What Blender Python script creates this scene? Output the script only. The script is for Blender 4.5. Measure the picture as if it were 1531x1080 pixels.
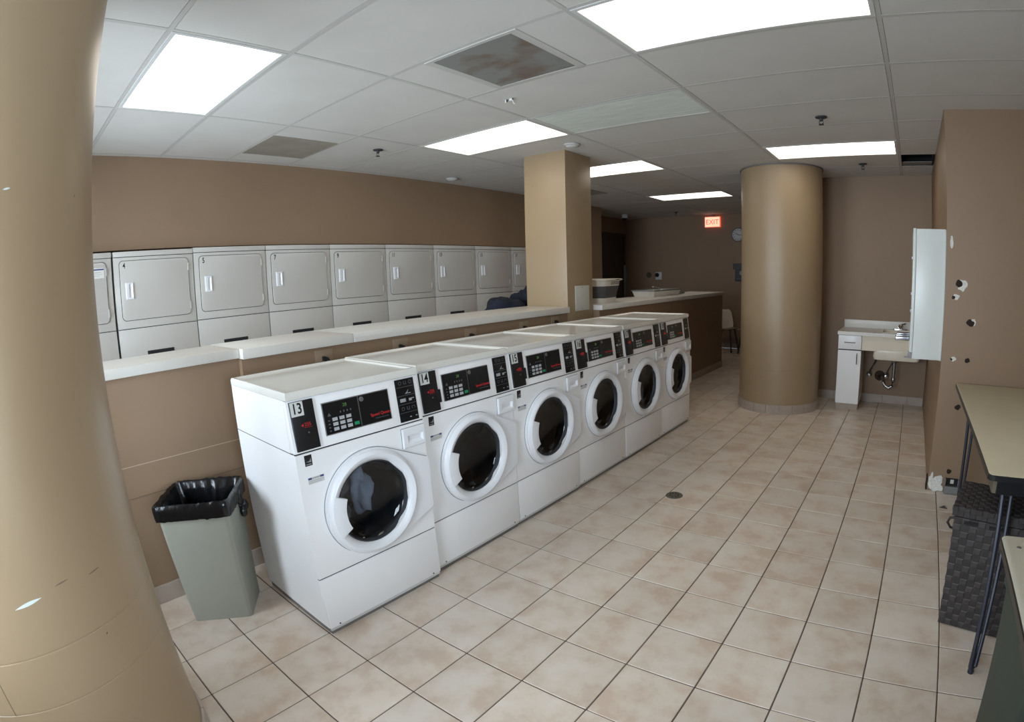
import bpy, bmesh, math, random
from mathutils import Vector, Matrix, noise as mnoise

scene = bpy.context.scene
for o in list(bpy.data.objects):
    bpy.data.objects.remove(o)
COL = scene.collection
PI = math.pi
random.seed(7)

# ------------------------------------------------------------------ camera
CAM = (-0.32512, -1.54049, 1.5364)
ROT = (1.40349, 0.01492, 0.53299)
LENS = (1.25719, -0.08072, -0.04135, 0.00936)      # theta(r), r in mm on a 1.531 mm wide sensor
PP = (0.15179, 0.0029)
cam = bpy.data.cameras.new('camera')
cam_ob = bpy.data.objects.new('camera', cam)
COL.objects.link(cam_ob)
cam_ob.location = CAM
cam_ob.rotation_euler = ROT
cam.type = 'PANO'
cam.panorama_type = 'FISHEYE_LENS_POLYNOMIAL'
cam.fisheye_fov = PI
cam.sensor_fit = 'HORIZONTAL'
cam.sensor_width = 1.531
cam.fisheye_polynomial_k0 = 0.0
cam.fisheye_polynomial_k1 = -LENS[0]
cam.fisheye_polynomial_k2 = -LENS[1]
cam.fisheye_polynomial_k3 = -LENS[2]
cam.fisheye_polynomial_k4 = -LENS[3]
cam.shift_x = -PP[0] / 1.531
cam.shift_y = PP[1] / 1.531
cam.clip_start = 0.02
cam.clip_end = 100
scene.camera = cam_ob

# ------------------------------------------------------------------ light
scene.view_settings.view_transform = 'Standard'
scene.view_settings.look = 'None'
scene.view_settings.gamma = 1.0
scene.view_settings.use_curve_mapping = False
scene.view_settings.exposure = 0.34
PANEL = 2.4          # luminance of the ceiling light diffusers
ADDED_DAY = 84.0  # watts through the added side window, fill for column and washers
DAY = 285.0          # watts of daylight through the window behind the camera

world = bpy.data.worlds.new('world')
scene.world = world
world.use_nodes = True
wb = world.node_tree.nodes.get('Background')
wb.inputs[0].default_value = (0.72, 0.84, 1.0, 1)
wb.inputs[1].default_value = 1.0

H = 2.679            # ceiling height
BACK = -2.55          # wall behind the camera
WIN = (-4.9, -0.7, 0.8, 2.15)
day = bpy.data.lights.new('daylight', 'AREA')
day.shape = 'RECTANGLE'
day.size = WIN[1] - WIN[0]
day.size_y = WIN[3] - WIN[2]
day.energy = DAY
day.color = (0.80, 0.90, 1.0)
day_ob = bpy.data.objects.new('daylight', day)
COL.objects.link(day_ob)
day_ob.location = ((WIN[0] + WIN[1]) / 2, BACK - 0.32, (WIN[2] + WIN[3]) / 2)
day_ob.rotation_euler = (PI / 2, 0, 0)
ADDED_WIN = (-2.4, -1.0, 0.9, 2.15)      # window added in the right wall to brighten column and washer fronts (y0, y1, z0, z1)
RX = 1.35
added_day = bpy.data.lights.new('added_side_daylight', 'AREA')
added_day.shape = 'RECTANGLE'
added_day.size = ADDED_WIN[3] - ADDED_WIN[2]
added_day.size_y = ADDED_WIN[1] - ADDED_WIN[0]
added_day.energy = ADDED_DAY
added_day.color = (0.80, 0.90, 1.0)
added_day_ob = bpy.data.objects.new('added_side_daylight', added_day)
COL.objects.link(added_day_ob)
added_day_ob.location = (RX + 0.32, (ADDED_WIN[0] + ADDED_WIN[1]) / 2, (ADDED_WIN[2] + ADDED_WIN[3]) / 2)
added_day_ob.rotation_euler = (0, PI / 2, 0)


# ------------------------------------------------------------------ materials
def srgb(r, g, b):
    f = lambda c: (c / 12.92 if c <= 0.04045 else ((c + 0.055) / 1.055) ** 2.4)
    return (f(r / 255), f(g / 255), f(b / 255), 1)


def mat(name, col, rough=0.6, metal=0.0, spec=0.5, var=0.06, scale=6.0, bump=0.0, bscale=200.0, stretch=None, emit=None, estr=1.0, coat=0.0):
    m = bpy.data.materials.new(name)
    m.use_nodes = True
    nt = m.node_tree
    b = nt.nodes['Principled BSDF']
    b.inputs['Roughness'].default_value = rough
    b.inputs['Metallic'].default_value = metal
    b.inputs['Specular IOR Level'].default_value = spec
    b.inputs['Coat Weight'].default_value = coat
    if var > 0:
        geo = nt.nodes.new('ShaderNodeNewGeometry')
        vec = geo.outputs['Position']
        if stretch:
            mp = nt.nodes.new('ShaderNodeMapping')
            mp.inputs['Scale'].default_value = stretch
            nt.links.new(vec, mp.inputs[0])
            vec = mp.outputs[0]
        n = nt.nodes.new('ShaderNodeTexNoise')
        n.inputs['Scale'].default_value = scale
        n.inputs['Detail'].default_value = 4
        nt.links.new(vec, n.inputs['Vector'])
        r = nt.nodes.new('ShaderNodeMapRange')
        r.inputs['From Min'].default_value = 0.3
        r.inputs['From Max'].default_value = 0.7
        r.inputs['To Min'].default_value = 1 - var
        r.inputs['To Max'].default_value = 1 + var
        nt.links.new(n.outputs['Fac'], r.inputs['Value'])
        mx = nt.nodes.new('ShaderNodeVectorMath')
        mx.operation = 'SCALE'
        mx.inputs[0].default_value = col[:3]
        nt.links.new(r.outputs[0], mx.inputs['Scale'])
        nt.links.new(mx.outputs[0], b.inputs['Base Color'])
    else:
        b.inputs['Base Color'].default_value = col
    if bump > 0:
        geo = nt.nodes.new('ShaderNodeNewGeometry')
        n2 = nt.nodes.new('ShaderNodeTexNoise')
        n2.inputs['Scale'].default_value = bscale
        n2.inputs['Detail'].default_value = 3
        nt.links.new(geo.outputs['Position'], n2.inputs['Vector'])
        bp = nt.nodes.new('ShaderNodeBump')
        bp.inputs['Strength'].default_value = bump
        bp.inputs['Distance'].default_value = 0.002
        nt.links.new(n2.outputs['Fac'], bp.inputs['Height'])
        nt.links.new(bp.outputs[0], b.inputs['Normal'])
    if emit:
        b.inputs['Emission Color'].default_value = emit
        b.inputs['Emission Strength'].default_value = estr
    return m


def tile_mat():
    m = bpy.data.materials.new('floor_tile')
    m.use_nodes = True
    nt = m.node_tree
    N, L = nt.nodes, nt.links
    b = N['Principled BSDF']
    b.inputs['Roughness'].default_value = 0.38
    b.inputs['Specular IOR Level'].default_value = 0.45
    geo = N.new('ShaderNodeNewGeometry')
    snap = N.new('ShaderNodeVectorMath'); snap.operation = 'SCALE'; snap.inputs['Scale'].default_value = 1 / 0.3
    L.new(geo.outputs['Position'], snap.inputs[0])
    fl = N.new('ShaderNodeVectorMath'); fl.operation = 'FLOOR'
    L.new(snap.outputs[0], fl.inputs[0])
    wn = N.new('ShaderNodeTexWhiteNoise'); wn.noise_dimensions = '2D'
    L.new(fl.outputs[0], wn.inputs['Vector'])
    off = N.new('ShaderNodeVectorMath'); off.operation = 'SCALE'; off.inputs['Scale'].default_value = 20
    L.new(wn.outputs['Color'], off.inputs[0])
    add = N.new('ShaderNodeVectorMath'); add.operation = 'ADD'
    L.new(geo.outputs['Position'], add.inputs[0]); L.new(off.outputs[0], add.inputs[1])
    n = N.new('ShaderNodeTexNoise'); n.inputs['Scale'].default_value = 5.5; n.inputs['Detail'].default_value = 5; n.inputs['Roughness'].default_value = 0.6
    L.new(add.outputs[0], n.inputs['Vector'])
    cr = N.new('ShaderNodeValToRGB')
    cr.color_ramp.elements[0].position = 0.36; cr.color_ramp.elements[0].color = srgb(204, 183, 164)
    cr.color_ramp.elements[1].position = 0.62; cr.color_ramp.elements[1].color = srgb(221, 210, 197)
    e = cr.color_ramp.elements.new(0.48); e.color = srgb(215, 200, 184)
    L.new(n.outputs['Fac'], cr.inputs[0])
    mr = N.new('ShaderNodeMapRange'); mr.inputs['To Min'].default_value = 0.93; mr.inputs['To Max'].default_value = 1.05
    L.new(wn.outputs['Value'], mr.inputs['Value'])
    sc = N.new('ShaderNodeVectorMath'); sc.operation = 'SCALE'
    L.new(cr.outputs[0], sc.inputs[0]); L.new(mr.outputs[0], sc.inputs['Scale'])
    L.new(sc.outputs[0], b.inputs['Base Color'])
    n2 = N.new('ShaderNodeTexNoise'); n2.inputs['Scale'].default_value = 26; n2.inputs['Detail'].default_value = 4
    L.new(add.outputs[0], n2.inputs['Vector'])
    bp = N.new('ShaderNodeBump'); bp.inputs['Strength'].default_value = 0.25; bp.inputs['Distance'].default_value = 0.004
    L.new(n2.outputs['Fac'], bp.inputs['Height']); L.new(bp.outputs[0], b.inputs['Normal'])
    return m


def glass_mat(name, tint=(0.5, 0.55, 0.58), base=0.06):
    m = bpy.data.materials.new(name)
    m.use_nodes = True
    nt = m.node_tree
    N, L = nt.nodes, nt.links
    N.remove(N['Principled BSDF'])
    out = N['Material Output']
    tr = N.new('ShaderNodeBsdfTransparent'); tr.inputs[0].default_value = (*tint, 1)
    gl = N.new('ShaderNodeBsdfGlossy'); gl.inputs['Roughness'].default_value = 0.02
    fr = N.new('ShaderNodeFresnel'); fr.inputs['IOR'].default_value = 1.5
    ad = N.new('ShaderNodeMath'); ad.operation = 'ADD'; ad.inputs[1].default_value = base
    L.new(fr.outputs[0], ad.inputs[0])
    mx = N.new('ShaderNodeMixShader')
    L.new(ad.outputs[0], mx.inputs[0]); L.new(tr.outputs[0], mx.inputs[1]); L.new(gl.outputs[0], mx.inputs[2])
    L.new(mx.outputs[0], out.inputs['Surface'])
    return m


WALLC = srgb(144, 119, 95)
M = {
    'wall': mat('tan_wall_paint', WALLC, 0.55, var=0.03, scale=2.5, bump=0.15, bscale=120),
    'column': mat('tan_column_paint', srgb(160, 138, 109), 0.38, var=0.03, scale=2.0, bump=0.05, bscale=60),
    'ceiling': mat('ceiling_panel', srgb(205, 203, 198), 0.9, var=0.03, scale=3, bump=0.12, bscale=160),
    'tbar': mat('ceiling_grid', srgb(190, 188, 183), 0.6, var=0.02),
    'tile': tile_mat(),
    'grout': mat('grout', srgb(96, 83, 76), 0.9, var=0.35, scale=2.2),
    'basetile': mat('base_tile', srgb(176, 162, 150), 0.4, var=0.08, scale=9),
    'white': mat('white_enamel', srgb(242, 242, 243), 0.28, var=0.015, scale=3),
    'white2': mat('dryer_enamel', srgb(200, 197, 191), 0.3, var=0.015, scale=3),
    'lid': mat('washer_lid_enamel', srgb(220, 218, 211), 0.13, var=0.02, scale=3),
    'door_white': mat('white_door_plastic', srgb(232, 234, 238), 0.3, var=0.01),
    'lam': mat('white_laminate', srgb(220, 217, 210), 0.35, var=0.03, scale=4),
    'black': mat('black_plastic', srgb(26, 26, 28), 0.35, var=0.05),
    'blackpanel': mat('black_control_panel', srgb(22, 23, 25), 0.25, var=0.03),
    'silver': mat('silver_trim', srgb(150, 150, 150), 0.35, metal=0.8, var=0.02),
    'key': mat('grey_key', srgb(168, 170, 172), 0.5, var=0.02),
    'green': mat('green_key', srgb(20, 130, 84), 0.5, var=0.02),
    'redprint': mat('red_print', srgb(205, 40, 40), 0.5, var=0.02),
    'redled': mat('red_led', srgb(60, 10, 10), 0.5, var=0.02, emit=(1, 0.03, 0.04, 1), estr=0.28),
    'greenled': mat('green_lcd', srgb(30, 40, 25), 0.5, var=0.02, emit=(0.25, 0.7, 0.15, 1), estr=0.16),
    'greyprint': mat('grey_print', srgb(150, 152, 155), 0.5, var=0.02),
    'dimprint': mat('dim_grey_print', srgb(82, 84, 88), 0.5, var=0.02),
    'blackprint': mat('black_print', srgb(20, 20, 20), 0.5, var=0.02),
    'blueprint': mat('blue_print', srgb(46, 62, 120), 0.5, var=0.02),
    'plate': mat('number_plate', srgb(206, 207, 204), 0.5, var=0.02),
    'seam': mat('dark_seam', srgb(40, 40, 42), 0.7, var=0.05),
    'gapshade': mat('gap_shade_grey', srgb(120, 122, 126), 0.8, var=0.05),  # shade of the washer door and drawer gaps as a colour
    'rail': mat('base_rail', srgb(120, 116, 114), 0.5, var=0.1, scale=20),
    'drum': mat('drum_steel', srgb(120, 122, 126), 0.35, metal=0.9, var=0.08, scale=14),
    'rubber': mat('grey_rubber', srgb(52, 54, 58), 0.6, var=0.05),
    'glass': glass_mat('door_glass', (0.55, 0.60, 0.65), 0.01),
    'winglass': glass_mat('window_glass', (0.95, 0.97, 0.98), 0.0),
    'frame': mat('window_frame', srgb(70, 70, 72), 0.5, var=0.03),
    'light': mat('light_diffuser', srgb(240, 240, 240), 0.5, var=0.0, emit=(1.0, 0.90, 0.77, 1), estr=PANEL),
    'lightframe': mat('light_frame', srgb(205, 206, 204), 0.6, var=0.02),
    'grille': mat('stained_grille', srgb(122, 116, 108), 0.8, var=0.28, scale=3.2),
    'rust': None,
    'grille2': mat('old_diffuser', srgb(146, 139, 126), 0.8, var=0.12, scale=5),
    'grille3': mat('ribbed_lens', srgb(178, 179, 169), 0.7, var=0.14, scale=3, stretch=(1.5, 60, 1)),
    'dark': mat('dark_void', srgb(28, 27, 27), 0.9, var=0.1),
    'can': mat('grey_green_plastic', srgb(146, 146, 134), 0.5, var=0.04, bump=0.1, bscale=300),
    'bag': mat('black_bin_liner', srgb(16, 16, 18), 0.22, var=0.1, bump=0.9, bscale=38),
    'tabletop': mat('beige_laminate', srgb(216, 206, 178), 0.45, var=0.03),
    'tabletop2': mat('pale_laminate', srgb(212, 210, 194), 0.4, var=0.03),
    'navysteel': mat('dark_steel_tube', srgb(44, 46, 58), 0.45, metal=0.2, var=0.05),
    'apron': mat('dark_apron', srgb(96, 88, 72), 0.7, var=0.15, scale=12),
    'weave': mat('dark_brown_weave', srgb(52, 46, 45), 0.75, var=0.25, scale=30),
    'weavesheen': mat('weave_sheen_tone', srgb(63, 57, 56), 0.6, var=0.2, scale=30),
    'chrome': mat('chrome', srgb(210, 212, 216), 0.12, metal=1.0, var=0.02),
    'chrome2': mat('satin_chrome', srgb(184, 188, 194), 0.22, metal=1.0, var=0.02),
    'darkdoor': mat('dark_brown_door', srgb(58, 50, 44), 0.5, var=0.1, scale=4),
    'pipe': mat('grey_pipe', srgb(150, 150, 150), 0.25, metal=0.9, var=0.05),
    'brass': mat('dull_valve', srgb(96, 84, 70), 0.5, metal=0.5, var=0.1),
    'almond': mat('almond_panel', srgb(224, 213, 192), 0.45, var=0.03),
    'sinkwhite': mat('sink_porcelain', srgb(224, 216, 200), 0.25, var=0.03),
    'cabwhite': mat('wall_cabinet_enamel', srgb(222, 226, 222), 0.3, var=0.015),
    'toe': mat('toe_kick', srgb(176, 164, 150), 0.6, var=0.08),
    'plaster': mat('broken_plaster', srgb(222, 220, 212), 0.9, var=0.15, scale=60, bump=1.0, bscale=80),
    'hole': mat('hole_dark', srgb(42, 34, 28), 0.95, var=0.2, scale=60),
    'greyplate': mat('pale_cover_plate', srgb(205, 205, 196), 0.5, var=0.02),
    'navy': mat('navy_cloth', srgb(24, 30, 46), 0.9, var=0.2, scale=14, bump=0.5, bscale=60),
    'basketgrey': mat('grey_rubber_basket', srgb(84, 84, 86), 0.6, var=0.05),
    'basketwhite': mat('white_basket_plastic', srgb(228, 222, 212), 0.45, var=0.03),
    'chairwhite': mat('white_chair_shell', srgb(226, 216, 200), 0.45, var=0.02),
    'darkleg': mat('dark_wood', srgb(44, 38, 34), 0.5, var=0.1, scale=20),
    'clockface': mat('clock_face', srgb(206, 206, 204), 0.5, var=0.02),
    'exitface': mat('exit_face', srgb(240, 200, 170), 0.5, var=0.0, emit=(1.0, 0.62, 0.42, 1), estr=0.8),
    'exitred': mat('exit_red', srgb(200, 50, 25), 0.5, var=0.0, emit=(1.0, 0.13, 0.06, 1), estr=0.6),
    'signdark': mat('dark_sign', srgb(38, 40, 42), 0.4, var=0.05),
    'clothgrey': mat('grey_cloth', srgb(150, 146, 140), 0.95, var=0.25, scale=25),
    'clothwhite': mat('white_cloth', srgb(228, 230, 240), 0.95, var=0.1, scale=25),
    'clothteal': mat('teal_cloth', srgb(98, 134, 124), 0.95, var=0.15, scale=25),
    'greenbin': mat('dark_green_plastic', srgb(44, 60, 52), 0.5, var=0.08),
    'outlet': mat('tan_cover_plate', srgb(150, 130, 108), 0.5, var=0.03),
    'bracketwhite': mat('white_plastic_bracket', srgb(214, 212, 206), 0.5, var=0.03),
    'drain': mat('floor_drain_metal', srgb(108, 104, 92), 0.5, metal=0.5, var=0.25, scale=60),
    'trimline': mat('light_trim_line', srgb(186, 168, 146), 0.5, var=0.03),
    'darkline': mat('dark_trim_line', srgb(118, 100, 82), 0.6, var=0.05),
    'scratch': mat('bare_scratch', srgb(214, 222, 222), 0.5, var=0.05),
    'steelsheet': mat('dull_steel', srgb(150, 152, 152), 0.4, metal=0.7, var=0.06),
    'paper': mat('white_paper', srgb(226, 224, 218), 0.8, var=0.03),
}


def rust_mat():
    m = mat('rust_stained_louvre', srgb(132, 132, 126), 0.8, var=0.1, scale=3)
    nt = m.node_tree
    N, L = nt.nodes, nt.links
    b = N['Principled BSDF']
    geo = N.new('ShaderNodeNewGeometry')
    mp = N.new('ShaderNodeMapping'); mp.inputs['Scale'].default_value = (1.0, 1.8, 1)
    L.new(geo.outputs['Position'], mp.inputs[0])
    n = N.new('ShaderNodeTexNoise'); n.inputs['Scale'].default_value = 4.6; n.inputs['Detail'].default_value = 5
    L.new(mp.outputs[0], n.inputs['Vector'])
    cr = N.new('ShaderNodeValToRGB')
    cr.color_ramp.elements[0].position = 0.44; cr.color_ramp.elements[0].color = srgb(130, 130, 125)
    cr.color_ramp.elements[1].position = 0.66; cr.color_ramp.elements[1].color = srgb(114, 97, 86)
    L.new(n.outputs['Fac'], cr.inputs[0]); L.new(cr.outputs[0], b.inputs['Base Color'])
    return m


M['rust'] = rust_mat()


# ------------------------------------------------------------------ mesh helpers
class MB:
    def __init__(s):
        s.v, s.f = [], []

    def add(s, vs, fs):
        o = len(s.v)
        s.v += [tuple(p) for p in vs]
        s.f += [tuple(i + o for i in f) for f in fs]
        return s

    def box(s, x0, x1, y0, y1, z0, z1):
        return s.add([(x0, y0, z0), (x1, y0, z0), (x1, y1, z0), (x0, y1, z0), (x0, y0, z1), (x1, y0, z1), (x1, y1, z1), (x0, y1, z1)],
                     [(0, 3, 2, 1), (4, 5, 6, 7), (0, 1, 5, 4), (1, 2, 6, 5), (2, 3, 7, 6), (3, 0, 4, 7)])

    def prism(s, poly, a0, a1, axis='x', cap=True):
        """poly: 2-D loop (counter-clockwise seen from +axis); axis x: (y,z); y: (x,z); z: (x,y)"""
        def p3(p, a):
            return {'x': (a, p[0], p[1]), 'y': (p[0], a, p[1]), 'z': (p[0], p[1], a)}[axis]
        n = len(poly)
        vs = [p3(p, a0) for p in poly] + [p3(p, a1) for p in poly]
        fs = [(i, (i + 1) % n, n + (i + 1) % n, n + i) for i in range(n)]
        if cap:
            fs += [tuple(range(n - 1, -1, -1)), tuple(range(n, 2 * n))]
        return s.add(vs, fs)

    def loft(s, loops, close0=False, close1=False):
        n = len(loops[0])
        vs = [p for l in loops for p in l]
        fs = []
        for k in range(len(loops) - 1):
            for i in range(n):
                j = (i + 1) % n
                fs.append((k * n + i, k * n + j, (k + 1) * n + j, (k + 1) * n + i))
        if close0:
            fs.append(tuple(range(n - 1, -1, -1)))
        if close1:
            fs.append(tuple(range((len(loops) - 1) * n, len(loops) * n)))
        return s.add(vs, fs)

    def revolve(s, prof, n=32, axis='z', c=(0, 0, 0), cap0=False, cap1=False, a0=0, a1=2 * PI):
        """prof: list of (radius, height along axis)"""
        full = abs(a1 - a0 - 2 * PI) < 1e-6
        m = n if full else n + 1
        loops = []
        for r, h in prof:
            l = []
            for i in range(m):
                a = a0 + (a1 - a0) * i / n
                u, w = r * math.cos(a), r * math.sin(a)
                l.append({'z': (c[0] + u, c[1] + w, c[2] + h), 'x': (c[0] + h, c[1] + u, c[2] + w), 'y': (c[0] + u, c[1] + h, c[2] + w)}[axis])
            loops.append(l)
        if full:
            return s.loft(loops, cap0, cap1)
        vs = [p for l in loops for p in l]
        fs = []
        for k in range(len(loops) - 1):
            for i in range(m - 1):
                fs.append((k * m + i, k * m + i + 1, (k + 1) * m + i + 1, (k + 1) * m + i))
        return s.add(vs, fs)

    def tube(s, pts, r, n=8):
        pts = [Vector(p) for p in pts]
        loops = []
        for i, p in enumerate(pts):
            d = (pts[min(i + 1, len(pts) - 1)] - pts[max(i - 1, 0)]).normalized()
            up = Vector((0, 0, 1)) if abs(d.z) < 0.9 else Vector((1, 0, 0))
            a = d.cross(up).normalized()
            b = d.cross(a).normalized()
            loops.append([tuple(p + a * r * math.cos(t) + b * r * math.sin(t)) for t in [2 * PI * k / n for k in range(n)]])
        return s.loft(loops, True, True)

    def mesh(s, name, m=None, bevel=0, seg=2, smooth=False, recalc=True):
        me = bpy.data.meshes.new(name)
        me.from_pydata(s.v, [], s.f)
        if recalc or bevel:
            bm = bmesh.new()
            bm.from_mesh(me)
            if recalc:
                bmesh.ops.recalc_face_normals(bm, faces=bm.faces)
            if bevel:
                es = [e for e in bm.edges if len(e.link_faces) == 2 and e.calc_face_angle(0) > 0.5]
                bmesh.ops.bevel(bm, geom=es, offset=bevel, segments=seg, affect='EDGES', profile=0.6, clamp_overlap=True)
            bm.to_mesh(me)
            bm.free()
        if smooth:
            for p in me.polygons:
                p.use_smooth = True
            me.set_sharp_from_angle(angle=math.radians(40))
        if m:
            me.materials.append(M[m] if isinstance(m, str) else m)
        return me


def ob(name, me, parent=None, loc=(0, 0, 0), rot=(0, 0, 0)):
    o = bpy.data.objects.new(name, me)
    COL.objects.link(o)
    o.location = loc
    o.rotation_euler = rot
    o.parent = parent
    return o


def part(name, mb, m, parent=None, bevel=0, seg=2, smooth=False, loc=(0, 0, 0), rot=(0, 0, 0), label=None):
    o = ob(name, mb.mesh(name, m, bevel, seg, smooth or bevel > 0), parent, loc, rot)
    if label:
        o['label'] = label
    return o


def thing(name, label, cat, loc=(0, 0, 0), rotz=0, group=None):
    o = ob(name, None, None, loc, (0, 0, rotz))
    o.empty_display_size = 0.1
    o['label'] = label
    o['category'] = cat
    if group:
        o['group'] = group
    return o


def tag(o, label, cat, group=None):
    o['label'] = label
    o['category'] = cat
    if group:
        o['group'] = group
    return o


def struct(o):
    o['kind'] = 'structure'
    return o


def copy_tree(o, parent=None):
    c = o.copy()
    COL.objects.link(c)
    c.parent = parent
    for ch in list(o.children):
        copy_tree(ch, c)
    return c


def rrect(cx, cy, w, h, r, n=5):
    pts = []
    for (sx, sy, a) in ((1, -1, -PI / 2), (1, 1, 0), (-1, 1, PI / 2), (-1, -1, PI)):
        for k in range(n + 1):
            t = a + (PI / 2) * k / n
            pts.append((cx + sx * (w / 2 - r) + r * math.cos(t), cy + sy * (h / 2 - r) + r * math.sin(t)))
    return pts


def text_mesh(body, size, mkey, face='x', extrude=0.0006, sx=1.0, align='CENTER', bold=0.0):
    cu = bpy.data.curves.new('txt', 'FONT')
    cu.body = body
    cu.size = size
    cu.extrude = extrude
    cu.offset = bold * size
    cu.align_x = align
    cu.align_y = 'CENTER'
    cu.resolution_u = 3
    o = bpy.data.objects.new('txt', cu)
    COL.objects.link(o)
    dg = bpy.context.evaluated_depsgraph_get()
    me = bpy.data.meshes.new_from_object(o.evaluated_get(dg))
    bpy.data.objects.remove(o)
    bpy.data.curves.remove(cu)
    for v in me.vertices:
        x, y, z = v.co
        x *= sx
        v.co = (z, x, y) if face == 'x' else (x, -z, y)
    me.materials.clear()
    me.materials.append(M[mkey])
    return me


def project(p):
    R = Matrix.Rotation(ROT[2], 3, 'Z') @ Matrix.Rotation(ROT[1], 3, 'Y') @ Matrix.Rotation(ROT[0], 3, 'X')
    d = R.transposed() @ (Vector(p) - Vector(CAM))
    rho = math.hypot(d.x, d.y)
    th = math.atan2(rho, -d.z)
    if th > 1.4:
        return None
    r = th / LENS[0]
    for _ in range(8):
        f = LENS[0] * r + LENS[1] * r ** 2 + LENS[2] * r ** 3 + LENS[3] * r ** 4 - th
        r -= f / (LENS[0] + 2 * LENS[1] * r + 3 * LENS[2] * r ** 2 + 4 * LENS[3] * r ** 3)
    u = d.x / max(rho, 1e-9) * r * 1000
    v = d.y / max(rho, 1e-9) * r * 1000
    return (765.5 + PP[0] * 1000 + u, 540 + PP[1] * 1000 - v)


def area_px(corners):
    q = [project(c) for c in corners]
    if any(k is None for k in q):
        return 0
    cx, cy = sum(k[0] for k in q) / len(q), sum(k[1] for k in q) / len(q)
    if not (-40 < cx < 1570 and -40 < cy < 1120):
        return 0
    return abs(sum(q[i][0] * q[(i + 1) % len(q)][1] - q[(i + 1) % len(q)][0] * q[i][1] for i in range(len(q)))) / 2


# ------------------------------------------------------------------ floor
FX0, FX1, FY0, FY1 = -6.1, 1.35, BACK, 8.8
floor = struct(part('floor', MB().box(FX0, FX1, FY0, FY1, -0.08, -0.003), 'grout'))
T = 0.3
tile_me = MB().box(-0.1472, 0.1472, -0.1472, 0.1472, -0.012, 0.0).mesh('tile', 'tile', 0.0018, 1)


def floor_open(x, y):
    """the parts of the floor the camera can look onto"""
    if -2.34 < x < 1.3 and -3.2 < y < 2.45:
        return True
    if -3.25 < x < -2.3 and (-1.7 < y < -0.5 or y > 3.5) and y < 8.75:
        return True
    if -2.34 < x < -0.1 and y < 5.12:
        return True
    if -5 < x < -1.75 and 6.7 < y < 8.75:
        return True
    return False


cells = []
for i in range(int(FX0 / T) - 1, int(FX1 / T) + 1):
    for j in range(int(FY0 / T) - 1, int(FY1 / T) + 1):
        x, y = (i + 0.5) * T, (j + 0.5) * T
        if x - 0.14 < FX0 or x + 0.14 > FX1 or y - 0.14 < FY0 or y + 0.14 > FY1:
            continue
        a = 0
        if floor_open(x, y):
            a = area_px([(x - .15, y - .15, 0), (x + .15, y - .15, 0), (x + .15, y + .15, 0), (x - .15, y + .15, 0)])
        cells.append((a, x, y))
cells.sort(reverse=True)
rest = MB()
for k, (a, x, y) in enumerate(cells):
    if k < 300 and a > 0:
        ob('tile', tile_me, floor, (x, y, 0))
    else:
        rest.box(x - 0.1472, x + 0.1472, y - 0.1472, y + 0.1472, -0.012, 0)
o = part('tile', rest, 'tile', floor)
o['kind'] = 'stuff'

# floor drain
t = thing('floor_drain', 'round metal drain cover set in the tiled floor', 'drain', (-1.746, 1.657, 0))
part('cover', MB().revolve([(0.001, 0.004), (0.052, 0.004), (0.058, 0.0035), (0.06, 0.0005)], 28, cap0=True), 'drain', t, smooth=True)
hol = MB()
for k in range(8):
    a = k * PI / 4
    hol.revolve([(0.0065, 0.0042), (0.0065, 0.0047)], 8, c=(0.03 * math.cos(a), 0.03 * math.sin(a), 0), cap1=True)
part('drain_hole', hol, 'dark', t)

# ------------------------------------------------------------------ ceiling
CX, CY, CW, CH = -0.4132, 0.919, 1.2192, 0.6096
ceiling = struct(part('ceiling', MB().box(FX0 - 0.15, FX1 + 0.15, FY0 - 0.15, FY1 + 0.15, H + 0.10, H + 0.16), 'dark'))
LIGHTS = {(-3, -3): 'large ceiling light panel at upper left, nearest the dryer wall and round column',
          (-1, -1): 'large bright ceiling light panel at the top edge, nearest the viewer',
          (-3, 1): 'ceiling light panel just in front of the square pillar',
          (-3, 4): 'ceiling light panel half hidden behind the square pillar',
          (-1, 4): 'ceiling light panel directly above the far round column',
          (-3, 8): 'farthest ceiling light panel, in front of the exit sign'}
SPECIAL = {(-2, -1): 'vent', (-4, -1): 'diffuser', (-2, 1): 'ribbed', (0, 5): 'void', (-4, 6): 'vent3'}


def solid(x, y):
    return x < -5.36 and y < 6.6 or (x > -0.07 and 2.47 < y) or (x > -1.7 and y > 5.2)


panel_cache = {}


def panel_mesh(w, h):
    k = (round(w, 3), round(h, 3))
    if k not in panel_cache:
        panel_cache[k] = MB().box(-w / 2, w / 2, -h / 2, h / 2, 0, 0.014).mesh('ceiling_panel', 'ceiling', 0.0008, 1)
    return panel_cache[k]


def put_panel(x0, x1, y0, y1):
    x0, x1, y0, y1 = max(x0, FX0), min(x1, FX1), max(y0, FY0), min(y1, FY1)
    if x1 - x0 < 0.03 or y1 - y0 < 0.03:
        return
    ob('ceiling_panel', panel_mesh(x1 - x0 - 0.028, y1 - y0 - 0.028), ceiling, ((x0 + x1) / 2, (y0 + y1) / 2, H + 0.004))


for a in range(-5, 2):
    for b in range(-7, 13):
        x0, y0 = CX + a * CW, CY + b * CH
        x1, y1 = x0 + CW, y0 + CH
        if all(solid(x, y) for x in (x0 + .05, x1 - .05) for y in (y0 + .05, y1 - .05)):
            continue
        if x0 >= FX1 or x1 <= FX0 or y0 >= FY1 or y1 <= FY0:
            continue
        if (a, b) in LIGHTS or (a, b) == (-2, 1):
            continue
        sp = SPECIAL.get((a, b))
        if sp in ('vent', 'diffuser', 'vent3'):
            m0 = x0 + 0.3048
            put_panel(x0, m0, y0, y1)
            put_panel(m0 + CH, x1, y0, y1)
        elif sp == 'void':
            put_panel(x0 + 0.33, x1, y0, y1)
        else:
            put_panel(x0, x1, y0, y1)

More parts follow.
